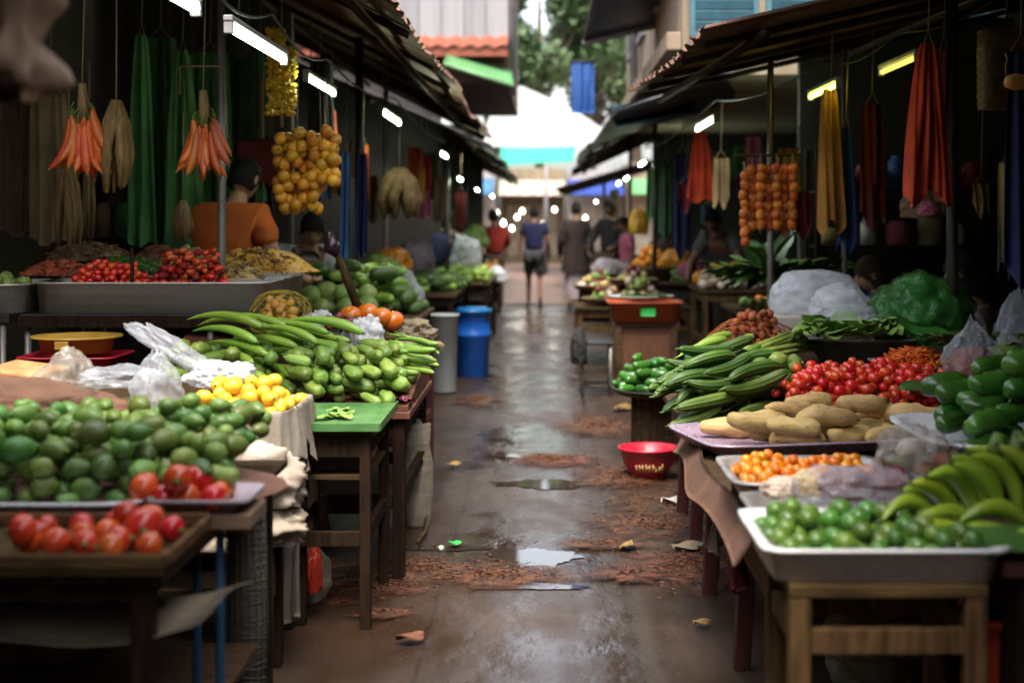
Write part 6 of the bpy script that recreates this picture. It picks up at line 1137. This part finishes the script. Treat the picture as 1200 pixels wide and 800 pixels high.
sit = dict(pel=(0, 0, .5), wst=(0, 0, .63), che=(0, .03, .82), nb=(0, .04, .98), nk=(0, .06, 1.05), hd=(0, .08, 1.11), shl=(-.17, .04, .935), shr=(.17, .04, .935), ell=(-.24, .1, .67), wrl=(-.17, .3, .62), hal=(-.15, .37, .61), elr=(.24, .1, .67), wrr=(.17, .3, .62), har=(.15, .37, .61),
           hil=(-.09, .02, .48), knl=(-.13, .42, .48), anl=(-.12, .38, .08), tol=(-.12, .54, .025), hir=(.09, .02, .48), knr=(.13, .42, .48), anr=(.12, .38, .08), tor=(.12, .54, .025))
def stool(label, p, h=.43):
    t = thing('low_stool', label, 'stool', p); obj('seat', MB().box(-.17, .17, -.15, .15, h - .03, h), 'wood', t, .004)
    for sx in (-1, 1):
        for sy in (-1, 1): obj('leg', leg_mb(sx * .14, sy * .12, 0, h - .031, .035), 'wood_dark', t)
def seated(label, px, Y, zhead, yaw, **k):
    p = Vector((X(px, Y), Y, 0)); hs = (zhead - 0) / 1.33; stool('wooden stool under the ' + label.split(' with')[0].split(' sitting')[0], p, .4 * hs); return person(label, p, yaw, sit, 1.72 * hs, **k)
seated('brown haired seller sitting low behind the green mesh sack', 1040, 9.1, 1.27, R(85), hair='hair_brown', shirt='cloth_darkred', lower='cloth_brown', kind='trousers', skin='skin_light', hair_long=.5)
seated('dark haired seller in pale shirt sitting behind the leafy peppers', 1150, 8.3, 1.32, R(62), shirt='cloth_lilac', lower='cloth_black', kind='trousers', hair_long=.6)

def cable(label, pts):
    P = []
    for a, b in zip(pts[:-1], pts[1:]):
        a, b = Vector(a), Vector(b); P += [a.lerp(b, i / 8) - Vector((0, 0, .07 * math.sin(PI * i / 8))) for i in range(8)]
    single('power_cable', MB().tube(P + [Vector(pts[-1])], .006, 6), 'black_plastic', label, 'cable')
cable('black power cable sagging between the tube lamps of the dried goods side', [(-1.09, 4.4, 2.28), (-1.08, 5.6, 2.3), (-1.22, 7.9, 2.38), (-1.17, 11, 2.42), (-1.17, 16.5, 2.38)])
cable('black power cable sagging between the yellow lamps of the tomato side', [(2.2, 6.6, 2.6), (1.9, 7.7, 2.5), (1.6, 8.2, 2.4), (1.25, 10.5, 2.36), (1.2, 17.5, 2.34)])
# ================================================================== LIGHT AND CAMERA
w = bpy.data.worlds.new('World'); sc.world = w; w.use_nodes = True; nt = w.node_tree; bgn = nt.nodes['Background']
sky = nt.nodes.new('ShaderNodeTexSky'); sky.sky_type = 'NISHITA'; sky.sun_disc = False; sky.sun_elevation = R(66); sky.sun_rotation = R(183); sky.dust_density = 4.; sky.air_density = 1.; sky.ozone_density = .6
hs = nt.nodes.new('ShaderNodeHueSaturation'); hs.inputs['Saturation'].default_value = .42
nt.links.new(sky.outputs[0], hs.inputs['Color']); nt.links.new(hs.outputs[0], bgn.inputs['Color']); bgn.inputs['Strength'].default_value = .13
sl = bpy.data.lights.new('overcast_sun', 'SUN'); sl.energy = 1.3; sl.angle = R(25); sl.color = (1, .9, .76); so = link(bpy.data.objects.new('overcast_sun', sl))
so.rotation_euler = (R(24), 0, R(-3)) 
cam = bpy.data.cameras.new('camera'); co = link(bpy.data.objects.new('camera', cam)); co.location = (0, 0, CH); co.rotation_euler = (R(90), 0, 0)
cam.sensor_width = 36; cam.lens = 50; cam.shift_x = -40 / 1200; cam.shift_y = -145 / 1200; cam.clip_start = .05; cam.clip_end = 500
cam.dof.use_dof = True; cam.dof.focus_distance = 5.9; cam.dof.aperture_fstop = 1.8; sc.camera = co
sc.view_settings.view_transform = 'Standard'; sc.view_settings.look = 'None'; sc.view_settings.gamma = 1; sc.view_settings.use_curve_mapping = False
sc.view_settings.exposure = 2.22
cy = sc.cycles; sc.render.engine = 'CYCLES'; cy.use_denoising = True; cy.max_bounces = 7; cy.transparent_max_bounces = 12; cy.sample_clamp_indirect = 6; cy.caustics_reflective = False; cy.caustics_refractive = False; cy.use_adaptive_sampling = True
try: cy.denoiser = 'OPENIMAGEDENOISE'
except Exception: pass
